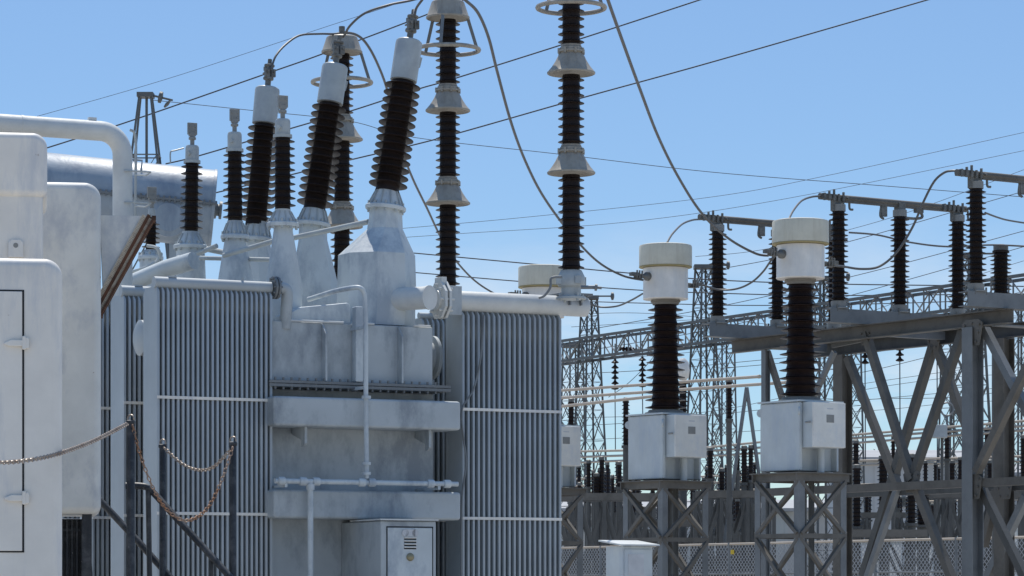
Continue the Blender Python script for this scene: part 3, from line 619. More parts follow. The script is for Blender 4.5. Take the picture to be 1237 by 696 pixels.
m = MB(); rounded(m, u0, 0, 0, .9, z0, z1, .12); m.build('body', 'encl', r, space='local', bevel=.06, segs=5)
for u, v in ((-.1, .1), (-.1, .8), (u0 + .2, .1), (u0 + .2, .8)): m = MB(); m.bar((u, v, 0), (u, v, z0 + .01), .07, .07); m.build('leg', 'black', r, space='local')
gr = thing('shade_infill', 'black slatted grille added as deep shade under the raised grey enclosure', 'infill', (*(f.w((u0 / 2, .5, 0)).xy), 0), f.a)  # black slats added as the deep shade over the radiator fins behind
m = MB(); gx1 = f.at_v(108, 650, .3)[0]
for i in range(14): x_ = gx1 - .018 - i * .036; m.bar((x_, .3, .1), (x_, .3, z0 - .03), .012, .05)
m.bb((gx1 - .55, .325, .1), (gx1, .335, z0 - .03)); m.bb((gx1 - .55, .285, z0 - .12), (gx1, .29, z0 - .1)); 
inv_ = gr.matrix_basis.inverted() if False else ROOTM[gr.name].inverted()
m.V = [inv_ @ (f.mw @ v) for v in m.V]; m.build('shade_slats', 'black', gr, space='local', smooth=0)
# side hood: wedge whose slanting mouth is closed by a rusty screen
v0 = .15; h = [f.at_v(x, y, v0) for x, y in ((120.5, 261), (186, 263), (180, 279), (122, 379))]
m = MB()
m.prism([(h[0][0] + .002, v0, h[0][2]), (h[1][0], v0, h[1][2]), (h[3][0] + .02, v0, h[3][2] + .02)], (0, .008, 0)); m.prism([(h[0][0] + .002, v0 + .22, h[0][2]), (h[1][0], v0 + .22, h[1][2]), (h[3][0] + .02, v0 + .22, h[3][2] + .02)], (0, .008, 0))
m.bb((h[0][0] + .002, v0 + .002, h[0][2] - .004), (h[1][0], v0 + .22, h[0][2] + .006)); hood = m.build('vent_hood', 'encl', r, space='local', smooth=0)
hd_ = Vector((h[1][0], 0, h[1][2])); lo_ = Vector((h[3][0], 0, h[3][2])); dd = (lo_ - hd_).normalized(); nn = Vector((-dd.z, 0, dd.x))
if nn.x > 0: nn = -nn
m = MB()                                              # rusty angle frame round the mouth
for v in (v0 - .012, v0 + .23): m.bar(hd_ + Vector((0, v, 0)), lo_ + Vector((0, v, 0)), .018, .03, up=(0, 1, 0))
m.bar(hd_ + Vector((0, v0, 0)), hd_ + Vector((0, v0 + .23, 0)), .03, .03); m.bar(lo_ + Vector((0, v0, 0)), lo_ + Vector((0, v0 + .23, 0)), .03, .03)
m.build('rusty_frame', 'rust', hood, space='local')
Lh = (lo_ - hd_).length; off = Vector((0, v0 - .004, 0))
m = MB()                                              # folded screen strips on the near face, with a rusty bar between them
for w0_, w1_ in ((.006, .028), (.05, .082)): m.prism([hd_ + nn * w0_ + dd * w0_ * .8 + off, hd_ + nn * w1_ + dd * w1_ * .2 + off, lo_ + nn * w1_ - dd * w1_ * 1.0 + off, lo_ + nn * w0_ - dd * w0_ * .6 + off], (0, .003, 0))
m.build('screen_backing', 'meshb', hood, space='local', smooth=0)
m = MB(); m.prism([hd_ + nn * .028 + off + Vector((0, -.012, 0)), hd_ + nn * .052 + off + Vector((0, -.012, 0)), lo_ + nn * .052 - dd * .04 + off + Vector((0, -.012, 0)), lo_ + nn * .028 - dd * .016 + off + Vector((0, -.012, 0))], (0, .014, 0)); m.build('rusty_bar', 'rust', hood, space='local')
m = MB(); n_ = int(Lh / .011)
for i in range(2, n_ - 8):
    p = hd_ + dd * (Lh * i / n_) + off + Vector((0, -.006, 0))
    for w0_, w1_ in ((.006, .028), (.05, .082)): m.bar(p + nn * w0_, p + nn * w1_, .0055, .004)
for q_ in (.009, .018, .026, .054, .063, .072, .08): m.bar(hd_ + nn * q_ + dd * .02 + off + Vector((0, -.007, 0)), lo_ + nn * q_ - dd * q_ * .9 + off + Vector((0, -.007, 0)), .004, .0055)
for i in range(50): p = hd_ + dd * (Lh * i / 50); m.bar(p + Vector((0, v0, 0)), p + Vector((0, v0 + .22, 0)), .005, .005)
for j in range(40): v = v0 + j * .22 / 40; m.bar(hd_ + Vector((0, v, 0)), lo_ + Vector((0, v, 0)), .005, .005)
m.build('wire_screen', 'meshr', hood, space='local', smooth=0)

# ------------------------------------------------------------------ chain posts, chains and stair rail
def post(px, pyt, Y, rpx, label):
    b = P(px, pyt, Y); k = Y / F; r = thing('chain_post', label, 'post', (b.x, Y, 0), 0, 'black posts that hold the chains')
    m = MB(); m.lathe([(rpx * k, 0), (rpx * k, b.z - .01), (rpx * k * .85, b.z)], (b.x, Y, 0), n=18); m.build('shaft', 'black', r)
    m = MB(); m.torus(b + Vector((0, 0, .012)), (0.5, 1, 0), .026, .006, 20, 6); m.build('eye_ring', 'chain', r)
    m = MB(); m.bb(b + Vector((-.03, -.03, -.03)), b + Vector((.03, .03, .002))); m.build('top_cap', 'chain' if rpx > 5 else 'black', r, bevel=.01)
    return b
b1 = post(158, 508, 21.0, 5.0, 'nearest black chain post in front of the gap between the left radiators')
b2 = post(196.5, 537, 23.2, 4.2, 'middle black chain post in front of the left radiator')
b3 = post(281.5, 534, 22.2, 4.3, 'right black chain post with flaking paint before the left radiator')
def chain(pts, label, matn, L_=.038):
    c = smooth_curve(pts, 24); m = MB(); acc = 0; i = 0; prev = c[0]; pos = [c[0]]
    for p in c[1:]:
        d = (p - prev).length
        while acc + d >= L_ * .84:
            t = (L_ * .84 - acc) / d; prev = prev.lerp(p, t); pos.append(prev); d = (p - prev).length; acc = 0
        acc += d; prev = p
    for i in range(len(pos) - 1):
        a, b = pos[i], pos[i + 1]; z = (b - a).normalized(); x = Vector((0, 1, 0)).cross(z).normalized(); y = z.cross(x)
        s_ = x if i % 2 else y; s_ = (s_ + (y if i % 2 else x) * .35).normalized(); n_ = z.cross(s_); c_ = (a + b) / 2; hw, hl = .0115, L_ * .3; ring = []
        for k in range(10):
            t = 2 * math.pi * k / 10; ring.append(c_ + s_ * (hw * math.cos(t)) + z * (hl * math.sin(t) + (.0045 if math.sin(t) > 0 else -.0045)))
        vs = []
        for k, p in enumerate(ring):
            o_ = (p - c_).normalized()
            for j in range(5): bb = 2 * math.pi * j / 5; vs.append(p + (o_ * math.cos(bb) + n_ * math.sin(bb)) * .0052)
        m.add(vs, [(k * 5 + j, ((k + 1) % 10) * 5 + j, ((k + 1) % 10) * 5 + (j + 1) % 5, k * 5 + (j + 1) % 5) for k in range(10) for j in range(5)])
    tag(m.build('chain', matn, smooth=60), label, 'chain', 'chains slung between the black posts')
chain([P(-30, 556.5, 17.7), P(10, 558.5, 18.1), P(60, 551, 18.7), P(110, 534, 19.8), P(154, 512, 20.95)], 'steel chain sagging across the white cabinet to the nearest post', 'chain')
chain([P(160, 513, 20.95), P(168, 545, 21.05), P(185, 590, 21.2), P(203, 617, 21.45), P(225, 629, 21.6), P(248, 617, 21.85), P(266, 585, 22), P(282, 538, 22.15)], 'long deeply sagging chain, rusty on its left half, between two posts', 'chainr', .044)
chain([P(198, 541, 23.15), P(218, 559, 23), P(238, 567.5, 22.75), P(258, 564, 22.5), P(281, 540, 22.25)], 'short shallow silver chain between the middle and right posts', 'chain')
r = thing('stair_handrail', 'black sloping stair handrail behind the chain posts at lower left', 'handrail', P(180, 700, 22.3) * Vector((1, 1, 0)))
m = MB(); m.path(smooth_curve([P(152, 587, 22.4), P(166, 587, 22.4), P(178, 589, 22.4), P(187, 597, 22.4), P(215, 628, 22.3), P(250, 666, 22.2), P(285, 705, 22.1), P(330, 755, 22)], 6), .026, 10); m.build('top_rail', 'black', r)
m = MB(); m.path([P(90, 573, 23.4), P(122, 606, 23.4), P(165, 652, 23.3), P(206, 698, 23.2), P(250, 745, 23.1)], .027, 10); m.build('lower_rail', 'black', r)
for a, b in ((P(179, 590, 22.4), P(185, 775, 22.4)), (P(255, 672, 22.2), P(255, 860, 22.2)), (P(104, 624, 22.9), P(127, 800, 22.9))): b.z = 0; m = MB(); m.path([a, b], .02, 8); m.build('stanchion', 'black', r)

# ------------------------------------------------------------------ instrument transformers on lattice stands
CA = R(38); cu = Vector((math.cos(CA), math.sin(CA), 0)); cvv = Vector((-math.sin(CA), math.cos(CA), 0))
ct_pos = [(967, 39.8), (804, 42.6), (656, 45.4)]
S = 39.8 / F; PZ = EYE + (HY - 572) * S
x, Y = ct_pos[0]; base = P(x, 572, Y)
G1 = 'instrument transformers in a row on lattice stands'
ct = thing('instrument_transformer', 'rightmost oil filled instrument transformer with white drum head, nearest of the row', 'transformer', base, CA, G1)
hh = .375; zt = (572 - 488) * S
m = MB(); m.bb((-hh + .004, -hh + .16, .02), (hh, hh, zt)); m.bb((-hh, -hh, .018), (-hh + .06, hh - .04, zt - .002)); m.bb((hh - .035, -hh + .05, .018), (hh + .003, hh - .04, zt - .002)); tk = m.build('tank', 'ct', ct, space='local', bevel=.03, segs=4)
m = MB(); m.bb((-hh - .02, -hh - .02, zt + .002), (hh + .02, hh + .02, zt + .024)); m.build('lid', 'ct', tk, space='local')
for sx, sy in ((-1, -1), (1, -1), (-1, 1), (1, 1)):
    m = MB(); m.lathe([(.055, -.012), (.055, .012)], (sx * (hh - .012), sy * (hh - .012), zt - .12), (sx, -sy, 0), 18); m.lathe([(.02, -.014), (.02, .014)], (sx * (hh + .008), sy * (hh + .008), zt - .115), (sx, -sy, 0), 12); m.build('lifting_lug', 'ct', tk, space='local')
bz = (572 - 543) * S
m = MB(); m.bb((-hh + .064, -hh - .19, bz), (hh - .13, -hh + .17, zt - .005)); bx = m.build('terminal_box', 'ct', ct, space='local', bevel=.008)
m = MB(); m.bb((-hh + .045, -hh - .215, bz + .004), (hh - .135, -hh - .188, zt - .012)); dr = m.build('door', 'ctdoor', bx, space='local', bevel=.006)
m = MB(); m.bb((-.1, -hh - .219, zt - .27), (.03, -hh - .213, zt - .17)); m.build('name_plate', 'plate', dr, space='local', smooth=0)
m = MB(); m.bb((-.09, -hh - .217, zt - .1), (.02, -hh - .2135, zt - .085)); m.build('small_plate', 'label', dr, space='local', smooth=0); m = MB(); m.tube((-hh + .02, -hh - .1, zt - .27), (-hh + .0, -hh - .2, zt - .27), .014, 8); m.build('handle', 'plate', dr, space='local')
m = MB(); m.tube((.06, -hh + .06, .0), (.06, -hh + .06, bz), .05, 14); m.build('conduit', 'ct', ct, space='local')
zi0, zi1 = (572 - 480) * S, (572 - 344) * S
m = MB(); m.lathe([(.29, zt + .024), (.29, zt + .05), (.25, zt + .06), (.235, zi0)], (0, 0, 0), n=28); m.build('base_flange', 'plate', ct, space='local')
m = MB(); m.lathe(sheds(.188, .288, zi0, zi1, 14, .245, .150), (0, 0, 0), n=36); m.build('insulator', 'porc_red', ct, space='local', smooth=45)
za, zb_, zc_ = (572 - 337.5) * S, (572 - 296) * S, (572 - 266) * S
m = MB(); m.lathe([(.18, zi1), (.19, zi1 + .03), (.21, zi1 + .04), (.2, za)], (0, 0, 0), n=28); m.build('neck', 'collar', ct, space='local')
m = MB(); m.lathe([(.27, za), (.31, za + .004), (.316, za + .015), (.312, za + .03), (.312, zb_ - .01)], (0, 0, 0), n=44); hd = m.build('head', 'hoodw', ct, space='local')
m = MB(); m.lathe([(.31, zb_ - .004), (.366, zb_), (.37, zb_ + .004), (.37, zb_ + .014)], (0, 0, 0), n=44); m.build('rim', 'rimy', hd, space='local')
m = MB(); m.lathe([(.36, zb_ + .015), (.368, zb_ + .02), (.368, zc_ - .035), (.36, zc_ - .015), (.32, zc_ - .004), (.2, zc_)], (0, 0, 0), n=44); m.build('hood', 'hood', hd, space='local')
zt_ = (572 - 309) * S
for s_, nm in ((-1, 'terminal'), (1, 'terminal')):
    m = MB(); d = Vector((s_, 0, 0)); o_ = Vector((0, 0, zt_ if s_ < 0 else zt_ - .07))
    m.lathe([(.055, .29), (.06, .30), (.06, .36), (.045, .37), (.03, .40), (.03, .47)], o_, d, 16); m.box(o_ + d * .5 + Vector((0, 0, -.01)), (.12, .06, .06))
    for j in range(3): m.tube(o_ + d * (.47 + .045 * j) + Vector((0, -.05, -.04)), o_ + d * (.47 + .045 * j) + Vector((0, -.05, .07)), .014, 6)
    m.box(o_ + d * .58 + Vector((0, -.01, .015)), (.12, .08, .05)); m.build(nm, 'clamp', hd, space='local', bevel=.004)
labs = ['middle instrument transformer, its tapering brown insulator rising left of the tall steel frame', 'farthest instrument transformer, half hidden behind the right radiator and white pipe']
for (x, Y), lb in zip(ct_pos[1:], labs): p = P(x, 0, Y); dup(ct, (p.x, Y, PZ), lb)
# stand
sb = Vector((base.x, base.y, 0))
sd = thing('lattice_stand', 'lattice steel stand under the rightmost instrument transformer', 'stand', sb, CA, 'lattice stands under the instrument transformers')
h2 = .42; legs = [(-1, -1), (1, -1), (1, 1), (-1, 1)]
for sx, sy in legs:
    m = MB(); t = .012; w = .1; X0, Y0 = sx * h2, sy * h2
    m.bb((X0, Y0, .02), (X0 - sx * w, Y0 - sy * t, PZ - .115)); m.bb((X0, Y0 - sy * t, .02), (X0 - sx * t, Y0 - sy * w, PZ - .115)); m.bb((X0 - sx * .2 + .02 * sx, Y0 - sy * .18, 0), (X0 + sx * .02, Y0 + sy * .02, .02)); m.build('leg', 'galvl', sd, space='local', smooth=0)
m = MB(); hp = h2 + .05
m.bb((-hp, -hp, PZ - .018), (hp, hp, PZ - .002))
for s_ in (-1, 1):
    m.bb((-hp, s_ * h2 - .012 * s_, PZ - .115), (hp, s_ * h2 + .003 * s_, PZ - .018)); m.bb((s_ * h2 - .012 * s_, -h2 + .013, PZ - .115), (s_ * h2 + .003 * s_, h2 - .013, PZ - .018))
m.build('top_frame', 'steel', sd, space='local', smooth=0)
zm = EYE + (HY - 648) * S
levels = [PZ - .115, zm + .03, zm - .03, 1.5, 1.45, .75, .1]
for z in (zm, 1.475):
    m = MB()
    for s_ in (-1, 1): m.bb((-h2, s_ * h2, z - .03), (h2, s_ * h2 + s_ * .01, z + .03)); m.bb((s_ * h2, -h2, z - .028), (s_ * h2 + s_ * .01, h2, z + .028)); m.bb((-h2, s_ * h2 + s_ * .011, z + .02), (h2, s_ * h2 - s_ * .05, z + .028))
    m.build('girt', 'steel', sd, space='local', smooth=0)
for z1_, z0_ in ((levels[0], levels[1]), (levels[2], levels[3]), (levels[4], levels[6])):
    for ax in range(2):
        for s_ in (-1, 1):
            for k in (-1, 1):
                o1 = s_ * (h2 + (.006 if k > 0 else -.02))
                a = (k * (h2 - .03), o1, z1_) if ax == 0 else (o1, k * (h2 - .03), z1_); b = (-k * (h2 - .03), o1, z0_) if ax == 0 else (o1, -k * (h2 - .03), z0_)
                m = MB(); m.bar(a, b, .048, .045, up=(0, 0, 1)); m.build('brace', 'steel', sd, space='local', smooth=0)
m = MB(); m.tube((.1, -.1, 0), (.1, -.1, PZ - .02), .04, 10); m.build('cable_duct', 'galv', sd, space='local')
for (x, Y), lb in zip(ct_pos[1:], ['lattice steel stand under the middle instrument transformer, behind the small kiosk', 'lattice steel stand nearest the right radiator, under the farthest instrument transformer']): p = P(x, 0, Y); dup(sd, (p.x, Y, 0), lb)
# kiosk in front of the middle stand
b = P(760, 660, 38.2); kf = Frame(b.x, 38.2, 30); r = thing('equipment_kiosk', 'small pale blue kiosk with a sloping lid in front of the middle stand', 'kiosk', (b.x, 38.2, 0), kf.a)
m = MB(); m.bb((-.22, -.2, .1), (.22, .2, b.z)); m.build('body', 'ct', r, space='local', bevel=.01)
m = MB(); m.prism([(-.29, -.26, b.z + .002), (-.29, .26, b.z + .06), (-.29, .26, b.z + .08), (-.29, -.26, b.z + .02)], (.58, 0, 0)); m.build('lid', 'white', r, space='local')
m = MB(); m.bb((-.2, -.215, .2), (.2, -.199, b.z - .04)); d_ = m.build('door', 'ct', r, space='local', bevel=.004)
m = MB(); m.bb((-.15, -.22, b.z - .36), (.08, -.214, b.z - .1)); m.build('plate', 'label', d_, space='local', smooth=0)
m = MB(); m.tube((.16, -.24, b.z - .4), (.16, -.215, b.z - .4), .02, 10); m.build('handle', 'clamp', d_, space='local')
m = MB(); m.bb((-.2, -.17, 0), (.2, .17, .1)); m.build('plinth', 'gravel', r, space='local')

# ------------------------------------------------------------------ disconnector support frame
D = Frame(3.30, 46.0, 33)
ztop = EYE + 306 / F * 46
fr = thing('switch_support_frame', 'tall grey steel frame of beams, columns and cross braces at the right', 'steel frame', (D.o.x, D.o.y, 0), D.a)
def db(m, n, mt='steel', parent=None, **k): return m.build(n, mt, parent or fr, space='local', **k)
pB = 1.57
m = MB(); m.channel((0, -6.15, ztop - .1), (0, .05, ztop - .1), .11, .2, .014, side=1); db(m, 'beam', smooth=0)
m = MB(); m.channel((pB, -9.0, ztop - .1), (pB, .05, ztop - .1), .11, .2, .014, side=1); db(m, 'beam', 'galv', smooth=0)
m = MB(); m.bb((-.02, -6.0, ztop - .22), (pB + .02, -5.8, ztop - .202)); m.bb((.06, -3.1, ztop - .14), (pB - .06, -3.0, ztop - .02)); m.bb((.06, -.4, ztop - .14), (pB - .06, -.3, ztop - .02)); db(m, 'cross_tie', 'galvl')
qpA = D.at_u(1175, 500, 0)[1]; qlA = D.at_u(925, 500, 0)[1]; qpB = D.at_u(1213, 500, pB)[1]; qlB = D.at_u(1018, 500, pB)[1]
for p_, q_ in ((0, qpA), (0, qlA), (pB, qpB), (pB, qlB)):
    m = MB(); w_ = .13 if q_ != qlA else .06
    m.ibeam((p_, q_, 0.02), (p_, q_, ztop - .205), w_ * 1.6, w_ * 1.6, .014, up=(1, 0, 0)); m.bb((p_ - .2, q_ - .2, 0), (p_ + .2, q_ + .2, .02)); db(m, 'column', 'galvl' if p_ == 0 else 'steel', smooth=0)
zg = D.at_u(1100, 587, 0)[2]
m = MB(); m.angle((0.0, qlA + .06, zg), (0.0, -9, zg), .11, .012); db(m, 'girt', 'steel', smooth=0)
m = MB(); m.angle((pB, qlB, zg), (pB, -9, zg), .1, .012); db(m, 'girt', 'galv', smooth=0)
def brace(p_, a, b, mt='steel', w=.11):
    A_ = D.at_u(a[0], a[1], p_); B_ = D.at_u(b[0], b[1], p_); m = MB(); m.bar(A_, B_, w * .95, w * .95, up=(1, 0, 0)); db(m, 'brace', mt, smooth=0)
A0 = .07
brace(A0, (1046, 404), (1102, 580)); brace(A0 + .02, (1164, 398), (1101, 582), 'galv')
brace(A0, (1108, 592), (1166, 740)); brace(A0 + .03, (1190, 398), (1243, 500), 'galvl'); brace(A0 - .16, (1243, 440), (1180, 570), 'steel'); brace(A0, (1187, 592), (1240, 700), 'galv')
brace(pB - .08, (1024, 432), (1084, 585)); brace(pB - .06, (1128, 416), (1043, 696), 'galv', .12); brace(pB - .05, (1130, 416), (1185, 560), 'steel'); brace(pB - .09, (1084, 590), (1040, 720), 'galvl', .09)
brace(A0, (927, 425), (947, 488), 'steel', .08); brace(A0, (1008, 425), (983, 480), 'galvl', .07); brace(A0 + .03, (1006, 418), (1045, 410), 'galv', .06)
brace(pB - .05, (1204, 592), (1188, 660), 'steel'); brace(pB - .05, (1240, 600), (1192, 700), 'galvl')

for (x_, y_, p_, w_) in ((1102, 582, A0 - .02, .36), (1175, 402, A0 - .13, .42), (1175, 588, A0 - .13, .4), (1128, 412, pB - .1, .3), (1046, 408, A0 - .02, .24), (1213, 590, pB - .16, .36)):
    q = D.at_u(x_, y_, p_); m = MB(); m.prism([q + Vector((0, a_ * w_, b_ * w_)) for a_, b_ in ((-.5, .3), (-.3, .42), (.3, .42), (.5, .3), (.34, -.42), (-.34, -.42))], (-.012, 0, 0))
    for a_, b_ in ((-.35, .25), (0, .3), (.35, .25), (-.2, -.3), (.2, -.3), (-.3, 0), (.3, 0)): m.tube(q + Vector((-.03, a_ * w_, b_ * w_)), q + Vector((-.01, a_ * w_, b_ * w_)), .016, 6)
    db(m, 'gusset_plate', 'steel', smooth=0)
# three double break disconnector poles lying across the two beams
zch = ztop + .205
G2 = 'disconnector poles on the steel frame'
def pole_q(px): return D.at_u(px, 0, -.45)[1]
qs = [pole_q(867), pole_q(1013), pole_q(1179)]
p2 = D.at_v(1087, 0, qs[1])[0]; p3 = D.at_v(1157, 0, qs[1])[0]; P1 = -.45
Yr = D.w((P1, qs[1], 0)).y; kk = Yr / F
z0i = EYE + (HY - 372) * kk; z1i = EYE + (HY - 250) * kk; zarm = EYE + (HY - 239) * kk
org = D.w((P1, qs[1], zch))
dp = thing('disconnect_switch', 'middle disconnector with three brown insulators under a long rotating bar', 'switch', org, D.a, G2)
def lp(p_, z, q_=0.0): return Vector((p_ - P1, q_, z - zch))
m = MB(); m.channel(lp(P1 - .22, ztop + .104), lp(p3 + .2, ztop + .104), .2, .198, .012, up=(0, 0, 1)); m.build('base_channel', 'galvl', dp, space='local', smooth=0)
for p_ in (P1, p2, p3):
    m = MB(); m.lathe([(.085, z0i + .095 - zch), ] + sheds(.082, .142, z0i + .105 - zch, z1i - .06 - zch, 17, .135), lp(p_, zch), n=26); ins = m.build('insulator', 'porc', dp, space='local', smooth=45)
    m = MB(); m.lathe([(.14, .0), (.14, .02), (.11, .03), (.11, z0i + .095 - zch)], lp(p_, zch), n=18); m.build('metal_base', 'plate', ins, space='local'); m = MB(); m.lathe([(.1, z1i - .065 - zch), (.1, z1i + .03 - zch), (.07, z1i + .04 - zch)], lp(p_, zch), n=18); m.build('metal_cap', 'plate', ins, space='local')
    for j in range(4): m = MB(); m.tube(lp(p_ + .1 * (j % 2 * 2 - 1), zch - .04, .09 * (j // 2 * 2 - 1)), lp(p_ + .1 * (j % 2 * 2 - 1), zch + .06, .09 * (j // 2 * 2 - 1)), .014, 6); m.build('bolt', 'clamp', ins, space='local')
m = MB(); m.path([lp(P1 - .34, zarm), lp(p3 + .15, zarm)], .045, 12); m.bar(lp(P1 + .1, zarm - .045), lp(p3 - .1, zarm - .045), .06, .03); arm = m.build('switch_arm', 'steel', dp, space='local')
for p_ in (P1, p3):
    m = MB(); m.box(lp(p_ - .02, zarm - .09), (.2, .07, .2)); m.box(lp(p_ - .2, zarm), (.26, .1, .08))
    for j in range(5): m.tube(lp(p_ - .3 + j * .085, zarm - .06, -.06), lp(p_ - .3 + j * .085, zarm + .045 + .03 * ((j * 7) % 3), -.06), .02, 6); m.tube(lp(p_ - .2 + j * .08, zarm, -.08), lp(p_ - .2 + j * .08, zarm, .08), .016, 6)
    m.path(smooth_curve([lp(p_ + .14, zarm), lp(p_ + .19, zarm - .03), lp(p_ + .2, zarm - .14), lp(p_ + .26, zarm - .15)], 4), .018, 6)
    m.build('contact_jaw', 'clamp', dp, space='local', bevel=.004)
m = MB(); m.box(lp(p2, (zarm + z1i) / 2 - .02), (.12, .12, zarm - z1i + .04)); m.build('arm_post', 'clamp', dp, space='local', bevel=.004); m = MB(); m.box(lp(p2 - .3, zarm - .11), (.1, .05, .2)); m.path(smooth_curve([lp(p2 - .34, zarm - .05), lp(p2 - .36, zarm - .2), lp(p2 - .3, zarm - .24)], 4), .02, 6); m.build('arm_stop', 'clamp', dp, space='local', bevel=.004); m = MB()
m.path(smooth_curve([lp(p2 + .1, zarm - .04), lp(p2 + .32, zarm - .06), lp(p2 + .42, zarm - .16), lp(p2 + .3, zarm - .2), lp(p2 + .05, zarm - .2)], 5), .022, 6); m.box(lp(p2 + .35, zarm - .08), (.14, .06, .07)); m.build('arm_drive', 'clamp', dp, space='local', bevel=.004)
for q_, lb in ((qs[0], 'far disconnector whose bar runs behind the drum head of the rightmost transformer'), (qs[2], 'nearest disconnector at the top right, its bar leaving the picture')):
    w_ = D.w((P1, q_, zch)); dup(dp, w_, lb)

# ------------------------------------------------------------------ yard behind: pedestal insulators, tubes, lattice gantry
def pedestal(px, yt, yb, Y, r, label, cols=1, steel_r=None, cap=True, n=None, group=None, mt='porc'):
    a = P(px, yt, Y); b = P(px, yb, Y); k = Y / F; h = a.z - b.z
    o = thing('post_insulator', label, 'insulator', (a.x, Y, 0), 0, group)
    nn_ = n or max(5, int((yb - yt) / 5)); m = MB(); hs = h / cols
    prof = []
    for c in range(cols):
        prof += sheds(r * .62 * k, r * k, b.z + c * hs + .04, b.z + (c + 1) * hs - .04, max(3, nn_ // cols))
        prof += [(r * .8 * k, b.z + (c + 1) * hs - .035), (r * .8 * k, b.z + (c + 1) * hs)]
    m.lathe(prof, (a.x, Y, 0), n=14); m.build('insulator', mt, o, smooth=45)
    m = MB(); m.lathe([(r * .7 * k, a.z + .004), (r * .7 * k, a.z + .08), (r * .3 * k, a.z + .1)], (a.x, Y, 0), n=10); m.build('metal_cap', 'clamp', o)
    sr = (steel_r or r * .7) * k; m = MB(); m.tube((a.x, Y, .02), (a.x, Y, b.z - .03), sr, 10); m.lathe([(sr * 1.5, b.z - .028), (sr * 1.5, b.z + .038)], (a.x, Y, 0), n=12); m.bb((a.x - sr * 2, Y - sr * 2, 0), (a.x + sr * 2, Y + sr * 2, .02)); m.build('pedestal', 'galv', o)
    return o
G3 = 'insulators standing in the yard beyond the fence'
pedestal(1209, 303, 410, 47.5, 13, 'brown insulator on a pale square column at the right edge, behind the frame', 1, 11, n=20)
for px, yt, yb, Y, r, cols, lb in (
    (690, 486, 517, 74, 5, 1, 'tube post insulator peeping between the right radiator and the middle transformer tank'),
    (756, 485, 540, 74, 5, 1, 'black insulator under a pale tube just left of the middle transformer tank'),
    (881, 462, 508, 70, 4.6, 2, 'slim two part insulator on a tall steel tube between the two right transformers'),
    (1034, 536, 564, 78, 5, 1, 'small black insulator directly right of the rightmost transformer box'),
    (1035, 566, 638, 72, 7, 1, 'thick black insulator between the rightmost stand and the first brace'),
    (1067, 555, 632, 72, 8, 1, 'stout black insulator below the pale warehouse, left of the crossing braces'),
    (1101, 553, 634, 72, 7.5, 1, 'stout black insulator right behind the crossing of the braces'),
    (1114, 588, 636, 74, 9, 1, 'squat black insulator low down beside the crossing braces'),
    (1079, 530, 560, 82, 3.5, 1, 'thin black insulator under the tubes between the two left braces'),
    (1144, 518, 556, 80, 4.5, 1, 'black insulator topped by a round ring left of the big column'),
    (1192, 520, 548, 80, 4, 1, 'small insulator under the tubes just right of the big column'),
    (1237, 530, 580, 72, 6, 1, 'black insulator cut by the right edge of the picture'),
    (1150, 560, 585, 84, 5, 1, 'low black insulator immediately left of the big column'),
    (1160, 556, 582, 84, 4, 1, 'slender low insulator half hidden by the big column'),
    (1118, 560, 585, 86, 3.6, 1, 'slender low insulator under the warehouse roof line'),
    (1130, 562, 584, 86, 3, 1, 'thinnest of the low insulators before the warehouse wall'),
    (1196, 560, 590, 76, 5, 1, 'black insulator between the big column and the pale column'),
    (711, 560, 590, 76, 4, 1, 'leftmost black insulator in the gap beside the farthest transformer box'),
    (721, 576, 600, 76, 6, 1, 'thick short insulator in the gap left of the middle stand'),
    (727, 556, 598, 76, 4.5, 1, 'tall black insulator in the middle of the gap left of the middle stand'),
    (740, 578, 600, 78, 3.2, 1, 'thin short insulator in the gap left of the middle stand'),
    (748, 562, 590, 78, 4.5, 1, 'black insulator touching the left edge of the middle transformer tank'),
    (858, 545, 580, 76, 5, 1, 'black insulator touching the right edge of the middle transformer tank'),
    (872, 570, 594, 76, 5, 1, 'short thick insulator behind the tall slim tube'),
    (891, 540, 570, 82, 4, 2, 'two part insulator right of the tall slim tube'),
    (899, 543, 585, 72, 5, 2, 'dark two part insulator left of the rightmost transformer tank'),
    (907, 542, 582, 72, 4.2, 1, 'slim dark insulator touching the rightmost transformer tank')):
    pedestal(px, yt, yb, Y, r, lb, cols, None, group=G3)
p = P(1144, 499, 80); m = MB(); m.torus(p + Vector((0, 0, .1)), (0, 1, 0), .17, .022, 24, 6); m.tube(p + Vector((0, 0, -.35)), p + Vector((0, 0, -.07)), .03, 8); tag(m.build('ring_terminal', 'galvl'), 'pale ring standing on the insulator left of the big column', 'terminal')
p = P(1138, 520, 79); r = thing('junction_box', 'small pale box hung beside the ringed insulator left of the big column', 'box', (p.x, p.y, 0)); m = MB(); m.bb(p + Vector((-.35, -.15, -.2)), p + Vector((.12, .15, .14))); m.build('body', 'cap', r, bevel=.02); m = MB(); m.tube((p.x, p.y, 0), (p.x, p.y, p.z - .2), .04, 8); m.build('post', 'galv', r)
# small transformer with a white round head seen behind the middle insulator
p = P(825, 456, 90); r = thing('instrument_transformer', 'distant transformer whose round white head shows behind the middle brown insulator', 'transformer', (p.x, 90, 0))
m = MB(); m.lathe([(.1, -.08), (.17, 0), (.2, .2), (.17, .45), (.07, .56)], p, n=20); m.build('head', 'hoodw', r)
m = MB(); m.lathe(sheds(.1, .18, p.z - 2.2, p.z - .1, 16), (p.x, 90, 0), n=14); m.build('insulator', 'porc', r, smooth=45)
m = MB(); m.tube((p.x, 90, 0), (p.x, 90, p.z - 2.2), .12, 10); m.build('pedestal', 'galv', r)
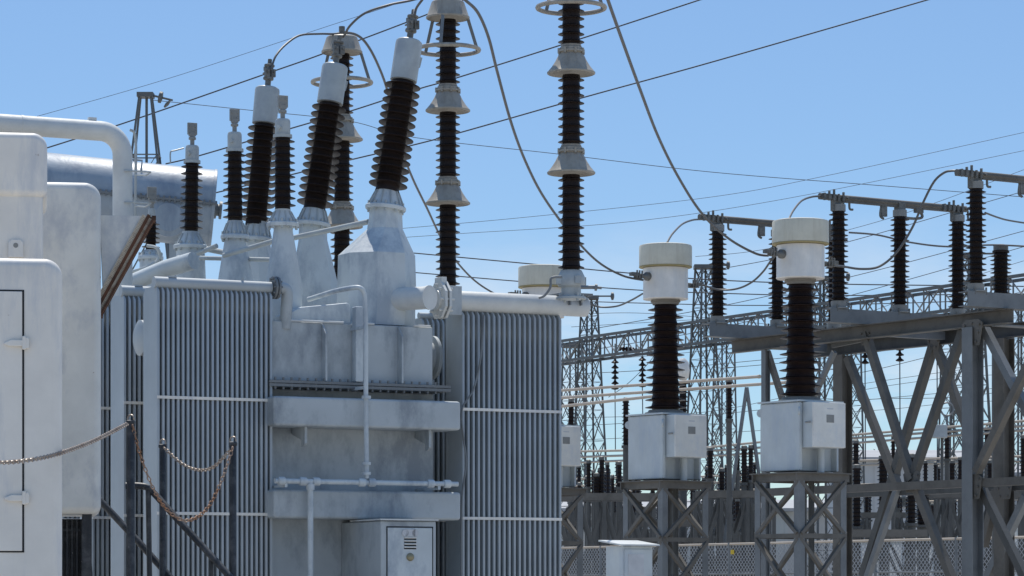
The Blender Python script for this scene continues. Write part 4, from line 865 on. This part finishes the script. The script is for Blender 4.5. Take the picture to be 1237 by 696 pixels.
# bus tubes
def tubebus(a, b, r, label, Ya, Yb, posts=()):
    o = thing('bus_tube', label, 'bus tube', P(a[0], a[1], Ya)); m = MB(); m.path([P(a[0], a[1], Ya), P((a[0] + b[0]) / 2, (a[1] + b[1]) / 2, 2 / (1 / Ya + 1 / Yb)), P(b[0], b[1], Yb)], r, 8); m.build('tube', 'bus', o)
    m = MB(); m.lathe([(r * 1.25, -.03), (r * 1.25, .03)], P(b[0], b[1], Yb), (P(b[0], b[1], Yb) - P(a[0], a[1], Ya)), 10); m.build('end_cap', 'bus', o)
tubebus((660, 473), (917, 455), .035, 'topmost pale tube passing behind the middle insulator', 78, 68)
tubebus((660, 482), (950, 462), .035, 'second pale tube from the top behind the middle insulator', 76, 66)
tubebus((660, 493), (815, 476), .035, 'third pale tube on the insulator left of the middle transformer', 74, 68)
for i, (y0, y1, lb) in enumerate(((546, 544, 'upper'), (553, 550, 'middle'), (560, 556, 'lower'))):
    tubebus((670, y0), (765, y1), .03, lb + ' pale tube crossing the gap left of the middle transformer tank', 84, 80)
for i, (y0, y1, lb) in enumerate(((541, 533, 'upper'), (545, 540, 'middle'), (551, 547, 'lower'))):
    tubebus((850, y0), (930, y1), .03, lb + ' pale tube crossing the gap between the two right transformer tanks', 84, 80)
for i, (y0, y1, lb) in enumerate(((526, 508, 'upper'), (530, 514, 'middle'), (536, 519, 'lower'))):
    tubebus((1022, y0), (1245, y1), .032, lb + ' long pale tube behind the crossing braces at the right', 84, 76)
for i, (y0, y1, lb) in enumerate(((557, 551, 'upper'), (562, 557, 'lower'))):
    tubebus((1025, y0), (1245, y1), .03, lb + ' tube running low before the warehouse wall', 90, 84)
m = MB(); o = thing('a_frame_support', 'thin pale A shaped support under the tubes between the right transformers', 'support', P(905, 600, 74) * Vector((1, 1, 0)))
for x in (889, 915): a = P(902, 468, 72); b = P(x, 560, 72); d = (b - a) / (a.z - b.z) * a.z; m = MB(); m.tube(a, a + d, .045, 8); m.build('leg', 'galvl', o)
# equipment tables beyond the fence
def table(px0, px1, py, Y, label, n=3):
    a = P(px0, py, Y); b = P(px1, py, Y); o = thing('equipment_table', label, 'steel frame', ((a.x + b.x) / 2, Y, 0))
    for dy in (0, 1.2):
        m = MB(); m.channel(a + Vector((0, dy, 0)), b + Vector((0, dy, 0)), .12, .16, .015); m.build('beam', 'steel', o, smooth=0)
        for i in range(n):
            x = a.x + (b.x - a.x) * i / (n - 1); m = MB(); m.angle((x, Y + dy, 0), (x, Y + dy, a.z - .08), .085, .014); m.build('leg', 'galv', o, smooth=0)
            if i < n - 1:
                x2 = a.x + (b.x - a.x) * (i + 1) / (n - 1)
                for p_, q_ in ((x, x2), (x2, x)): m = MB(); m.angle((p_, Y + dy + .05, a.z - .1), (q_, Y + dy + .05, max(.3, a.z - 2.0)), .07, .01, up=(0, 1, .4)); m.build('brace', 'galv', o, smooth=0)
table(670, 790, 600, 70, 'steel equipment table in the gap left of the middle stand', 5)
table(840, 935, 597, 71, 'steel equipment table between the two right lattice stands', 4)
table(1024, 1120, 644, 70, 'low steel table carrying the stout black insulators', 3)
table(1120, 1260, 597, 74, 'steel equipment table behind the big column at the right', 6)
table(690, 900, 632, 88, 'farther low steel table seen through the fence at the left', 8)

# switchgear cubicles beyond the fence: low pale boxes
for px0, px1, yt, Y, lb in ((700, 735, 640, 95, 'pale low cubicle seen through the fence left of the kiosk'), (862, 905, 646, 95, 'pale low cubicle seen through the fence between the right stands'), (1040, 1090, 655, 80, 'white cubicle seen through the fence below the stout insulators'), (1105, 1150, 628, 98, 'white cubicle left of the big column beyond the fence'), (1190, 1230, 640, 98, 'grey cubicle beyond the fence at the right edge')):
    a = P(px0, yt, Y); b = P(px1, yt, Y); o = thing('switch_cubicle', lb, 'cubicle', ((a.x + b.x) / 2, Y, 0))
    m = MB(); m.bb((a.x, Y, .1), (b.x, Y + 1, a.z)); m.build('body', 'ct', o, bevel=.02); m = MB(); m.bb((a.x - .06, Y - .06, a.z + .002), (b.x + .06, Y + 1.06, a.z + .06)); m.build('roof', 'white', o)
    for i in range(2): w_ = (b.x - a.x) / 2; m = MB(); m.bb((a.x + i * w_ + .03, Y - .02, .2), (a.x + (i + 1) * w_ - .03, Y - .002, a.z - .06)); m.build('door', 'ctdoor', o, bevel=.005)
    m = MB(); m.bb((a.x, Y, 0), (b.x, Y + 1, .098)); m.build('plinth', 'gravel', o)

rnd = random.Random(11)
GX = 'dense rows of small insulators deep in the yard'
LX = 'small dark insulator among the dense rows deep in the yard beyond the fence'
for i in range(120):
    px = rnd.choice([rnd.uniform(686, 756), rnd.uniform(850, 916), rnd.uniform(1026, 1240), rnd.uniform(760, 850)]); Yq = rnd.uniform(80, 122); yt = rnd.uniform(560, 616); o = pedestal(px, yt, yt + rnd.uniform(22, 42), Yq, rnd.uniform(2.6, 4.8), LX, 1, None, group=GX)
rndt = random.Random(5)
for i, (x0_, x1_, y_, Yq, lb) in enumerate(((684, 760, 616, 92, 'dim steel rack of crossed bars low in the gap left of the middle stand'), (845, 915, 612, 96, 'dim steel rack of crossed bars low between the two right stands'), (1026, 1110, 622, 100, 'dim steel rack of crossed bars low behind the stout insulators'), (1100, 1240, 626, 104, 'dim steel rack of crossed bars low behind the big column'))):
    table(x0_, x1_, y_, Yq, lb, 5)
    for j in range(3): yy = y_ - 22 - 9 * j + rndt.uniform(-3, 3); tubebus((x0_ - 4, yy + 1.5), (x1_ + 4, yy - 1.5), .03, ('lowest', 'middle', 'highest')[j] + ' thin tube above the dim rack' + lb.split('bars')[1], Yq + 2, Yq)
# lattice gantry
def lattice_tower(c, w0, w1, h, nlev, label, top=None, mt='lattice', leg=.07, br=.04):
    o = thing('lattice_tower', label, 'lattice tower', (c[0], c[1], 0), R(29)); rot = Matrix.Rotation(R(29), 3, 'Z')
    def corner(k, t): w = (w0 + (w1 - w0) * t) / 2; s_ = [(-1, -1), (1, -1), (1, 1), (-1, 1)][k]; return rot @ Vector((s_[0] * w, s_[1] * w, 0)) + Vector((c[0], c[1], h * t))
    for k in range(4): m = MB(); m.angle(corner(k, 0), corner(k, 1), leg, leg * .2); m.build('leg', mt, o, smooth=0)
    # panel heights shrink towards the top
    lv = [0.0]; ww = [w0 + (w1 - w0) * i / nlev for i in range(nlev)]; s_ = sum(ww)
    for q_ in ww: lv.append(lv[-1] + q_ / s_)
    m = MB()
    for i in range(nlev):
        for k in range(4):
            a, b = corner(k, lv[i]), corner((k + 1) % 4, lv[i]); a2, b2_ = corner(k, lv[i + 1]), corner((k + 1) % 4, lv[i + 1])
            m.bar(a, b2_, br, br * .3); m.bar(b, a2, br, br * .3); m.bar(a2, b2_, br, br * .3)
    m.build('lattice_bracing', mt, o, smooth=0)
    if top: m = MB(); m.box((c[0], c[1], h + .06), (w1 + .25, w1 + .25, .12)); m.tube((c[0] + .1, c[1], h + .12), (c[0] + .8, c[1], h + .12), .03, 6); m.lathe([(.05, 0), (.14, .03), (.14, .1), (.05, .13)], (c[0] + .75, c[1], h + .12), (1, 0, 0), 12); m.build('top_plate', mt, o)
    return o
Gl, Gr = P(680, 414, 110), P(1237, 335, 110 * 303 / 382)
gd = (Gr - Gl).normalized()
def on_gantry(px): s_ = (px - 680) / 557; Yq = 1 / ((1 - s_) / 110 + s_ / (110 * 303 / 382)); return P(px, 0, Yq)
GZ = Gl.z
for px, zt, lb in ((712, 12.0, 'lattice tower rising just right of the right radiator'), (850, 12.4, 'lattice tower with a flat cap right of the middle transformer head'), (993, 11.4, 'lattice tower mostly hidden by the rightmost transformer insulator'), (1172, 11.4, 'lattice tower behind the big column of the steel frame')):
    c = on_gantry(px); lattice_tower((c.x, c.y), 1.35, .4, zt, 11, lb, True)
for px, pyt, Yq, lb in ((1026, 395, 118, 'slim lattice column directly behind the rightmost transformer box'), (1232, 360, 112, 'lattice column at the right edge behind the pale square column'), (1150, 400, 125, 'faint lattice column left of the big column'), (692, 420, 126, 'faint lattice column touching the right radiator'), (875, 400, 130, 'faint lattice column behind the tall slim tube')):
    c = P(px, pyt, Yq); lattice_tower((c.x, c.y), 1.0, .6, c.z, 13, lb, True)
tg = thing('lattice_gantry', 'long lattice truss spanning the sky between the distant towers', 'gantry', (Gl.x, Gl.y, 0))
A_ = Gl - gd * 6; A_.z = GZ; B_ = Gr + gd * 3; B_.z = GZ; Lg = (B_ - A_).length; sd_ = Vector((-gd.y, gd.x, 0)).normalized() * .4; dz_ = Vector((0, 0, -.72))
for o_ in (sd_, -sd_, sd_ + dz_, -sd_ + dz_): m = MB(); m.angle(A_ + o_, B_ + o_, .09, .014); m.build('chord', 'lattice', tg, smooth=0)
m = MB(); N = 44
for i in range(N):
    a = A_.lerp(B_, i / N); b = A_.lerp(B_, (i + 1) / N)
    for o_ in (sd_, -sd_): m.bar(a + o_ + (dz_ if i % 2 else Vector()), b + o_ + (Vector() if i % 2 else dz_), .05, .016); m.bar(a + o_, a + o_ + dz_, .05, .016)
    m.bar(a + sd_, b - sd_, .04, .014); m.bar(a + sd_ + dz_, a - sd_ + dz_, .05, .016)
m.build('lattice_bracing', 'galvl', tg, smooth=0)
# hanging insulator strings with their droppers
def string(px, y0, y1, ydrop, Y, label, r=.13):
    a = P(px, y0, Y); b = P(px, y1, Y); h = a.z - b.z; o = thing('insulator_string', label, 'insulator string', a, 0, 'insulator strings hung from the gantry'); n = max(5, int(h / .16)); prof = []
    for i in range(n): z = b.z + i * h / n; prof += [(.03, z), (r * .9, z + .02), (r, z + .045), (.05, z + .1 * h / n / .16), (.03, z + .95 * h / n)]
    m = MB(); m.lathe(prof, (a.x, Y, 0), n=12); m.build('disc_string', 'porc', o); m = MB(); m.tube((a.x, Y, a.z), (a.x, Y, a.z + .5), .02, 6); m.build('hanger', 'clamp', o)
    m = MB(); m.path([b, P(px + .5, ydrop, Y)], .018, 5); m.build('dropper_wire', 'wire', o)
string(743, 433, 471, 545, 104, 'left insulator string hanging from the gantry left of the middle transformer')
string(776, 430, 468, 500, 102, 'insulator string close to the middle brown insulator')
string(1045, 405, 440, 560, 92, 'first of three strings hanging right of the rightmost insulator')
string(1087, 404, 437, 575, 91, 'second of three strings, between the two left braces')
string(1132, 403, 432, 590, 90, 'third of three strings, close to the crossing tops of the braces')
string(1217, 375, 425, 470, 86, 'string hanging at the far right behind the pale column')
for (px, y, lb) in ((748, 421, 'short reddish'),):
    p = P(px, y, 107); o = thing('insulator_string', lb + ' tension insulator string lying along the gantry truss', 'insulator string', p, 0, 'tension strings lying in the gantry'); m = MB(); prof = []
    for i in range(7): prof += [(.04, i * .12), (.09, i * .12 + .02), (.09, i * .12 + .05), (.04, i * .12 + .1)]
    m.lathe(prof, p, Vector((.9, -.4, -.12)), 12); m.build('disc_string', 'porc_red', o)
# tower peak at upper left
c = P(176, 118, 68); r = thing('lattice_tower', 'four legged lattice tower peak above the drum at upper left', 'lattice tower', (c.x, c.y, 0))
tops = [Vector((c.x + sx * .13, c.y + sy * .13, c.z)) for sx, sy in ((-1, -1), (1, -1), (1, 1), (-1, 1))]
kx = 16 * 68 / F; slope = .3 / (78 * 68 / F)
def tw(k, z): sx, sy = ((-1, -1), (1, -1), (1, 1), (-1, 1))[k]; d = .13 + (c.z - z) * .115; return Vector((c.x + sx * d, c.y + sy * d, z))
for k in range(4): m = MB(); m.angle(tops[k], tw(k, 0), .045, .01); m.build('leg', 'lattice', r, smooth=0)
m = MB()
for z, z2 in ((c.z - 1.3, c.z - 2.4), (c.z - 2.4, c.z - 4.2), (c.z - 4.2, c.z - 7)):
    for k in range(4): m.bar(tw(k, z), tw((k + 1) % 4, z), .07, .02); m.bar(tw(k, z), tw((k + 1) % 4, z2), .05, .016); m.bar(tw((k + 1) % 4, z), tw(k, z2), .05, .016)
m.tube((c.x + .02, c.y, c.z), (c.x + .02, c.y, c.z - 2.4), .03, 6); m.build('lattice_bracing', 'lattice', r, smooth=0)
m = MB(); m.box(c + Vector((0, 0, .05)), (.36, .36, .1)); m.tube(c + Vector((.1, 0, .06)), c + Vector((.6, 0, -.06)), .025, 6); m.lathe([(.04, 0), (.13, .02), (.13, .08), (.04, .1)], c + Vector((.28, 0, .02)), (1, 0, -.25), 12); m.lathe([(.03, 0), (.1, .02), (.1, .05), (.03, .07)], c + Vector((.45, 0, -.12)), (1, 0, -.9), 12); m.build('top_plate', 'lattice', r)

# ------------------------------------------------------------------ chain link fence
fa = P(655, 0, 68); fb = P(1260, 0, 54); fa.z = fb.z = 0; fz = 2.6
fe = thing('chain_link_fence', 'chain link fence with pale top rail behind the stands', 'fence', (fa.x, fa.y, 0)); fd = (fb - fa); FL = fd.length; fd.normalize(); up = Vector((0, 0, 1))
nP = int(FL / 2.2)
for i in range(nP + 1): p = fa + fd * (FL * i / nP); m = MB(); m.tube(p, p + up * (fz + .03), .03, 8); m.build('post', 'galvl', fe)
m = MB(); m.tube(fa + up * fz, fb + up * fz, .022, 8); m.build('rail', 'bus', fe); m = MB(); m.tube(fa + up * 2.0, fb + up * 2.0, .018, 8); m.build('rail', 'galvl', fe)
m = MB(); st_ = .105; n_ = int(FL / st_); sk = 1.5; rw = .0045; bot = .6
def dwire(a, b):
    nrm = Vector((-fd.y, fd.x, 0)); t = (b - a).normalized().cross(nrm) * rw; m.add([a - t, a + t, b + t, b - t, a - t + nrm * rw * 2, a + t + nrm * rw * 2, b + t + nrm * rw * 2, b - t + nrm * rw * 2], [(0, 1, 2, 3), (7, 6, 5, 4), (0, 4, 5, 1), (2, 6, 7, 3)])
hgt = fz - bot
for i in range(-int(hgt / st_), n_):
    for s_ in (1, -1):
        t0, t1 = i * st_, i * st_ + hgt; z0_, z1_ = bot, fz
        if t0 < 0: z0_ += -t0; t0 = 0
        if t1 > FL: z1_ -= t1 - FL; t1 = FL
        a = fa + fd * t0 + up * (z0_ if s_ > 0 else bot + fz - z0_); b = fa + fd * t1 + up * (z1_ if s_ > 0 else bot + fz - z1_); dwire(a, b)
m.build('wire_mesh', 'zinc', fe, smooth=0)
for px in (885, 1206): s_ = (px - 655) / 605; Yq = 1 / ((1 - s_) / 68 + s_ / 54); p = P(px, 676, Yq - .1); p.z = 2.3 if px > 1000 else 2.45; m = MB(); m.bb(p + Vector((-.04, -.02, -.06)), p + Vector((.03, .02, .03))); m.build('warning_sign', 'yellow', fe, smooth=0)

# ------------------------------------------------------------------ conductors
def cable(pts, r, label, mt='cable', cat='cable', name='conductor', n=7, group=None):
    m = MB(); w = [p if isinstance(p, Vector) else P(*p) for p in pts]; m.path(smooth_curve(w, 8), r, n)
    tag(m.build(name, mt), label, cat, group)
kA = .0115
cable([tip3, (327, 84, 29.3), (333, 68, 29.35), (345, 54, 29.5), (362, 43, 29.7), (385, 41, 29.9), (404, 41, 30.1), (414, 39, 30.2)], 0.0105, 'lead arching from the left white capped bushing to the farthest arrester')
cable([tip2, (415, 44, 28.2), (423, 31, 28.0), (441, 16, 27.9), (470, 6, 27.9), (510, -4, 28.1), (540, -30, 28.4)], 0.0112, 'lead curving up from the middle white capped bushing out of the picture')
cable([tip1, (501, 18, 26.6), (503, 10, 26.6), (510, 0, 26.5), (530, -25, 26.4)], 0.0112, 'short lead rising from the right white capped bushing')
cable([(548, -12, 28.4), (562, 0, 28.6), (577, 15, 29), (590, 45, 29.6), (601, 88, 30.6), (618, 150, 32.2), (636, 198, 34), (658, 240, 36), (690, 283, 38.5), (722, 316, 41), (752, 333, 42.1), (777, 338.5, 42.3)], 0.0153, 'thick conductor swooping from the middle arrester to the middle transformer head')
cable([(414, 39, 30.2), (430, 42, 30.4), (442, 52, 30.6), (455, 75, 31), (468, 110, 31.8), (480, 165, 33), (496, 210, 34.5), (515, 250, 36.5), (540, 300, 40), (570, 336, 43), (600, 356, 45), (625, 363, 45.2)], 0.0133, 'conductor dropping from the farthest arrester behind the right bushing')
cable([(728, -20, 27), (735, 2, 27.3), (752, 50, 28.6), (772, 105, 30.5), (795, 165, 33), (820, 215, 35.3), (848, 258, 37.2), (880, 288, 38.6), (912, 306, 39.4), (928, 309, 39.55)], 0.0160, 'thick conductor falling from the top edge to the rightmost transformer head')
cable([(1006, 321, 40.3), (1018, 322, 40.6), (1040, 325, 41), (1062, 322, 41.2), (1083, 305, 41.2), (1102, 275, 41.1), (1115, 245, 41), (1128, 220, 40.9), (1140, 209, 40.8), (1150, 206.5, 40.7), (1160, 207, 40.65)], 0.0163, 'conductor looping from the rightmost head up to the nearest disconnector')
cable([(838, 343, 43.2), (850, 345, 43.3), (868, 350, 43.5), (890, 349, 43.4), (908, 341, 43), (922, 328, 42.6), (932, 314, 42.2), (942, 304, 42)], 0.0143, 'slack conductor from the middle head passing behind the rightmost head')
cable([(806, 293, 42.9), (812, 283, 43.5), (824, 271, 44.8), (836, 266, 45.6), (846, 265, 46)], 0.0143, 'short curved lead from the middle head to the far disconnector')
cable([(953, 265, 40.2), (958, 255, 40.8), (968, 243, 41.8), (980, 238, 42.6), (992, 237, 43)], 0.0143, 'short curved lead from the rightmost head to the middle disconnector')
cable([(712, 367, 45.4), (725, 371, 45.5), (745, 370, 45.3), (762, 363, 44.6), (776, 355, 44)], 0.0136, 'short slack conductor between the farthest and middle transformer heads')
cable([(1026, 281, 45.5), (1060, 284, 46), (1100, 293, 46.5), (1145, 298, 47), (1200, 296, 47.3), (1260, 299, 47.5)], 0.0143, 'slack conductor behind the disconnectors at the level of their insulators')
cable([(1190, 257, 44), (1206, 263, 44.5), (1222, 267, 45), (1262, 273, 46)], 0.0136, 'short conductor leaving the picture right of the nearest disconnector')
def line(pts, rpx, label, Y=80):
    cable([(p[0], p[1], p[2] if len(p) > 2 else Y) for p in pts], rpx * Y / F, label, 'wire', 'power line', 'power_line', 5, 'overhead lines crossing the sky')
line([(40, 184), (155, 147), (319, 90), (390, 65), (512, 19), (580, -8)], .9, 'dark line from the drum up past the left arrester, upper of the parallel lines', 70)
line([(200, 198), (241, 188), (352, 155), (424, 134), (504, 108), (552, 94), (704, 46), (845, 0), (905, -20)], .9, 'dark line running from the small bushings to the top edge right of the arrester', 70)
line([(235, 239), (352, 211), (424, 193), (500, 175), (560, 159), (704, 118), (860, 75), (1120, 0), (1180, -18)], .9, 'longest dark line, reaching the top edge far to the right', 70)
line([(40, 142), (200, 96), (383, 36), (493, 0), (530, -12)], .3, 'faint thin line high above the drum at upper left', 90)
line([(185, 121), (300, 133), (420, 146), (500, 166), (673, 186), (860, 208), (1060, 224), (1237, 238)], .42, 'faint line dropping gently rightward across the sky behind all arresters', 110)
line([(492, 305), (643, 319), (772, 331), (860, 338), (1000, 343), (1237, 346)], .75, 'level dark line meeting the farthest transformer head, upper of the pair', 100)
line([(498, 329), (640, 341), (772, 350.5), (860, 354), (1000, 357), (1237, 355)], .7, 'level dark line just above the white pipe, lower of the pair', 100)
line([(700, 364), (805, 367), (920, 369), (1100, 366), (1237, 360)], .6, 'level line at the height of the middle transformer neck', 105)
line([(440, 290), (560, 282), (760, 268), (950, 240), (1237, 182)], .3, 'very faint line rising to the right edge above the disconnectors', 140)
line([(440, 280), (640, 262), (860, 238), (1000, 212), (1237, 160)], .3, 'uppermost very faint line rising to the right edge', 140)
line([(700, 400), (860, 372), (1000, 341), (1100, 316), (1237, 279)], .45, 'thin line rising behind the middle disconnector to the right edge', 110)
line([(700, 425), (860, 398), (1000, 364), (1100, 337), (1237, 298)], .45, 'thin line rising through the disconnector insulators', 110)
line([(840, 330), (940, 312), (1040, 288), (1237, 231)], .45, 'thin line rising under the middle disconnector bar', 110)
line([(870, 445), (950, 438), (1060, 425), (1237, 398)], .4, 'thin line behind the two steel beams', 110)
line([(690, 452), (800, 446), (930, 434), (1040, 424)], .4, 'thin line just under the gantry truss', 110)
line([(690, 515), (800, 508), (950, 492), (1237, 466)], .35, 'thin line under the pale tubes, crossing behind the right frame', 115)
line([(985, 460), (1060, 446), (1150, 424), (1237, 404)], .4, 'thin line climbing between the braces to the right', 110)
line([(985, 488), (1060, 482), (1150, 480), (1237, 470)], .4, 'nearly level thin line between the braces', 110)
line([(735, 480), (760, 462), (790, 430), (800, 400)], .4, 'thin jumper slanting up left of the middle insulator', 100)
line([(690, 437), (850, 424), (1000, 404), (1237, 352)], .32, 'line along the top of the gantry truss at the right', 120)
line([(690, 395), (900, 383), (1040, 378), (1237, 382)], .32, 'nearly level line behind the middle disconnector feet', 120)
line([(690, 505), (850, 498), (1000, 470), (1237, 436)], .32, 'line rising from the radiator behind both brown insulators', 120)
line([(1020, 475), (1080, 465), (1160, 455), (1237, 452)], .32, 'sagging line between the braces, upper of a pair', 120)
line([(1020, 498), (1080, 494), (1160, 486), (1237, 484)], .32, 'sagging line between the braces, lower of a pair', 120)
line([(690, 532), (800, 527), (920, 520), (1020, 512)], .32, 'line just above the low tubes in the gaps', 120)
line([(840, 310), (930, 300), (1080, 262), (1237, 205)], .32, 'line crossing the middle disconnector bar', 120)
line([(900, 425), (1000, 395), (1120, 352), (1237, 315)], .32, 'steep line behind the nearest disconnector base', 120)
line([(690, 380), (760, 378), (830, 382), (930, 392)], .32, 'line sagging gently beside the middle head', 120)
line([(1040, 440), (1065, 420), (1075, 405), (1080, 396)], .32, 'jumper curling down beside the first braces', 120)
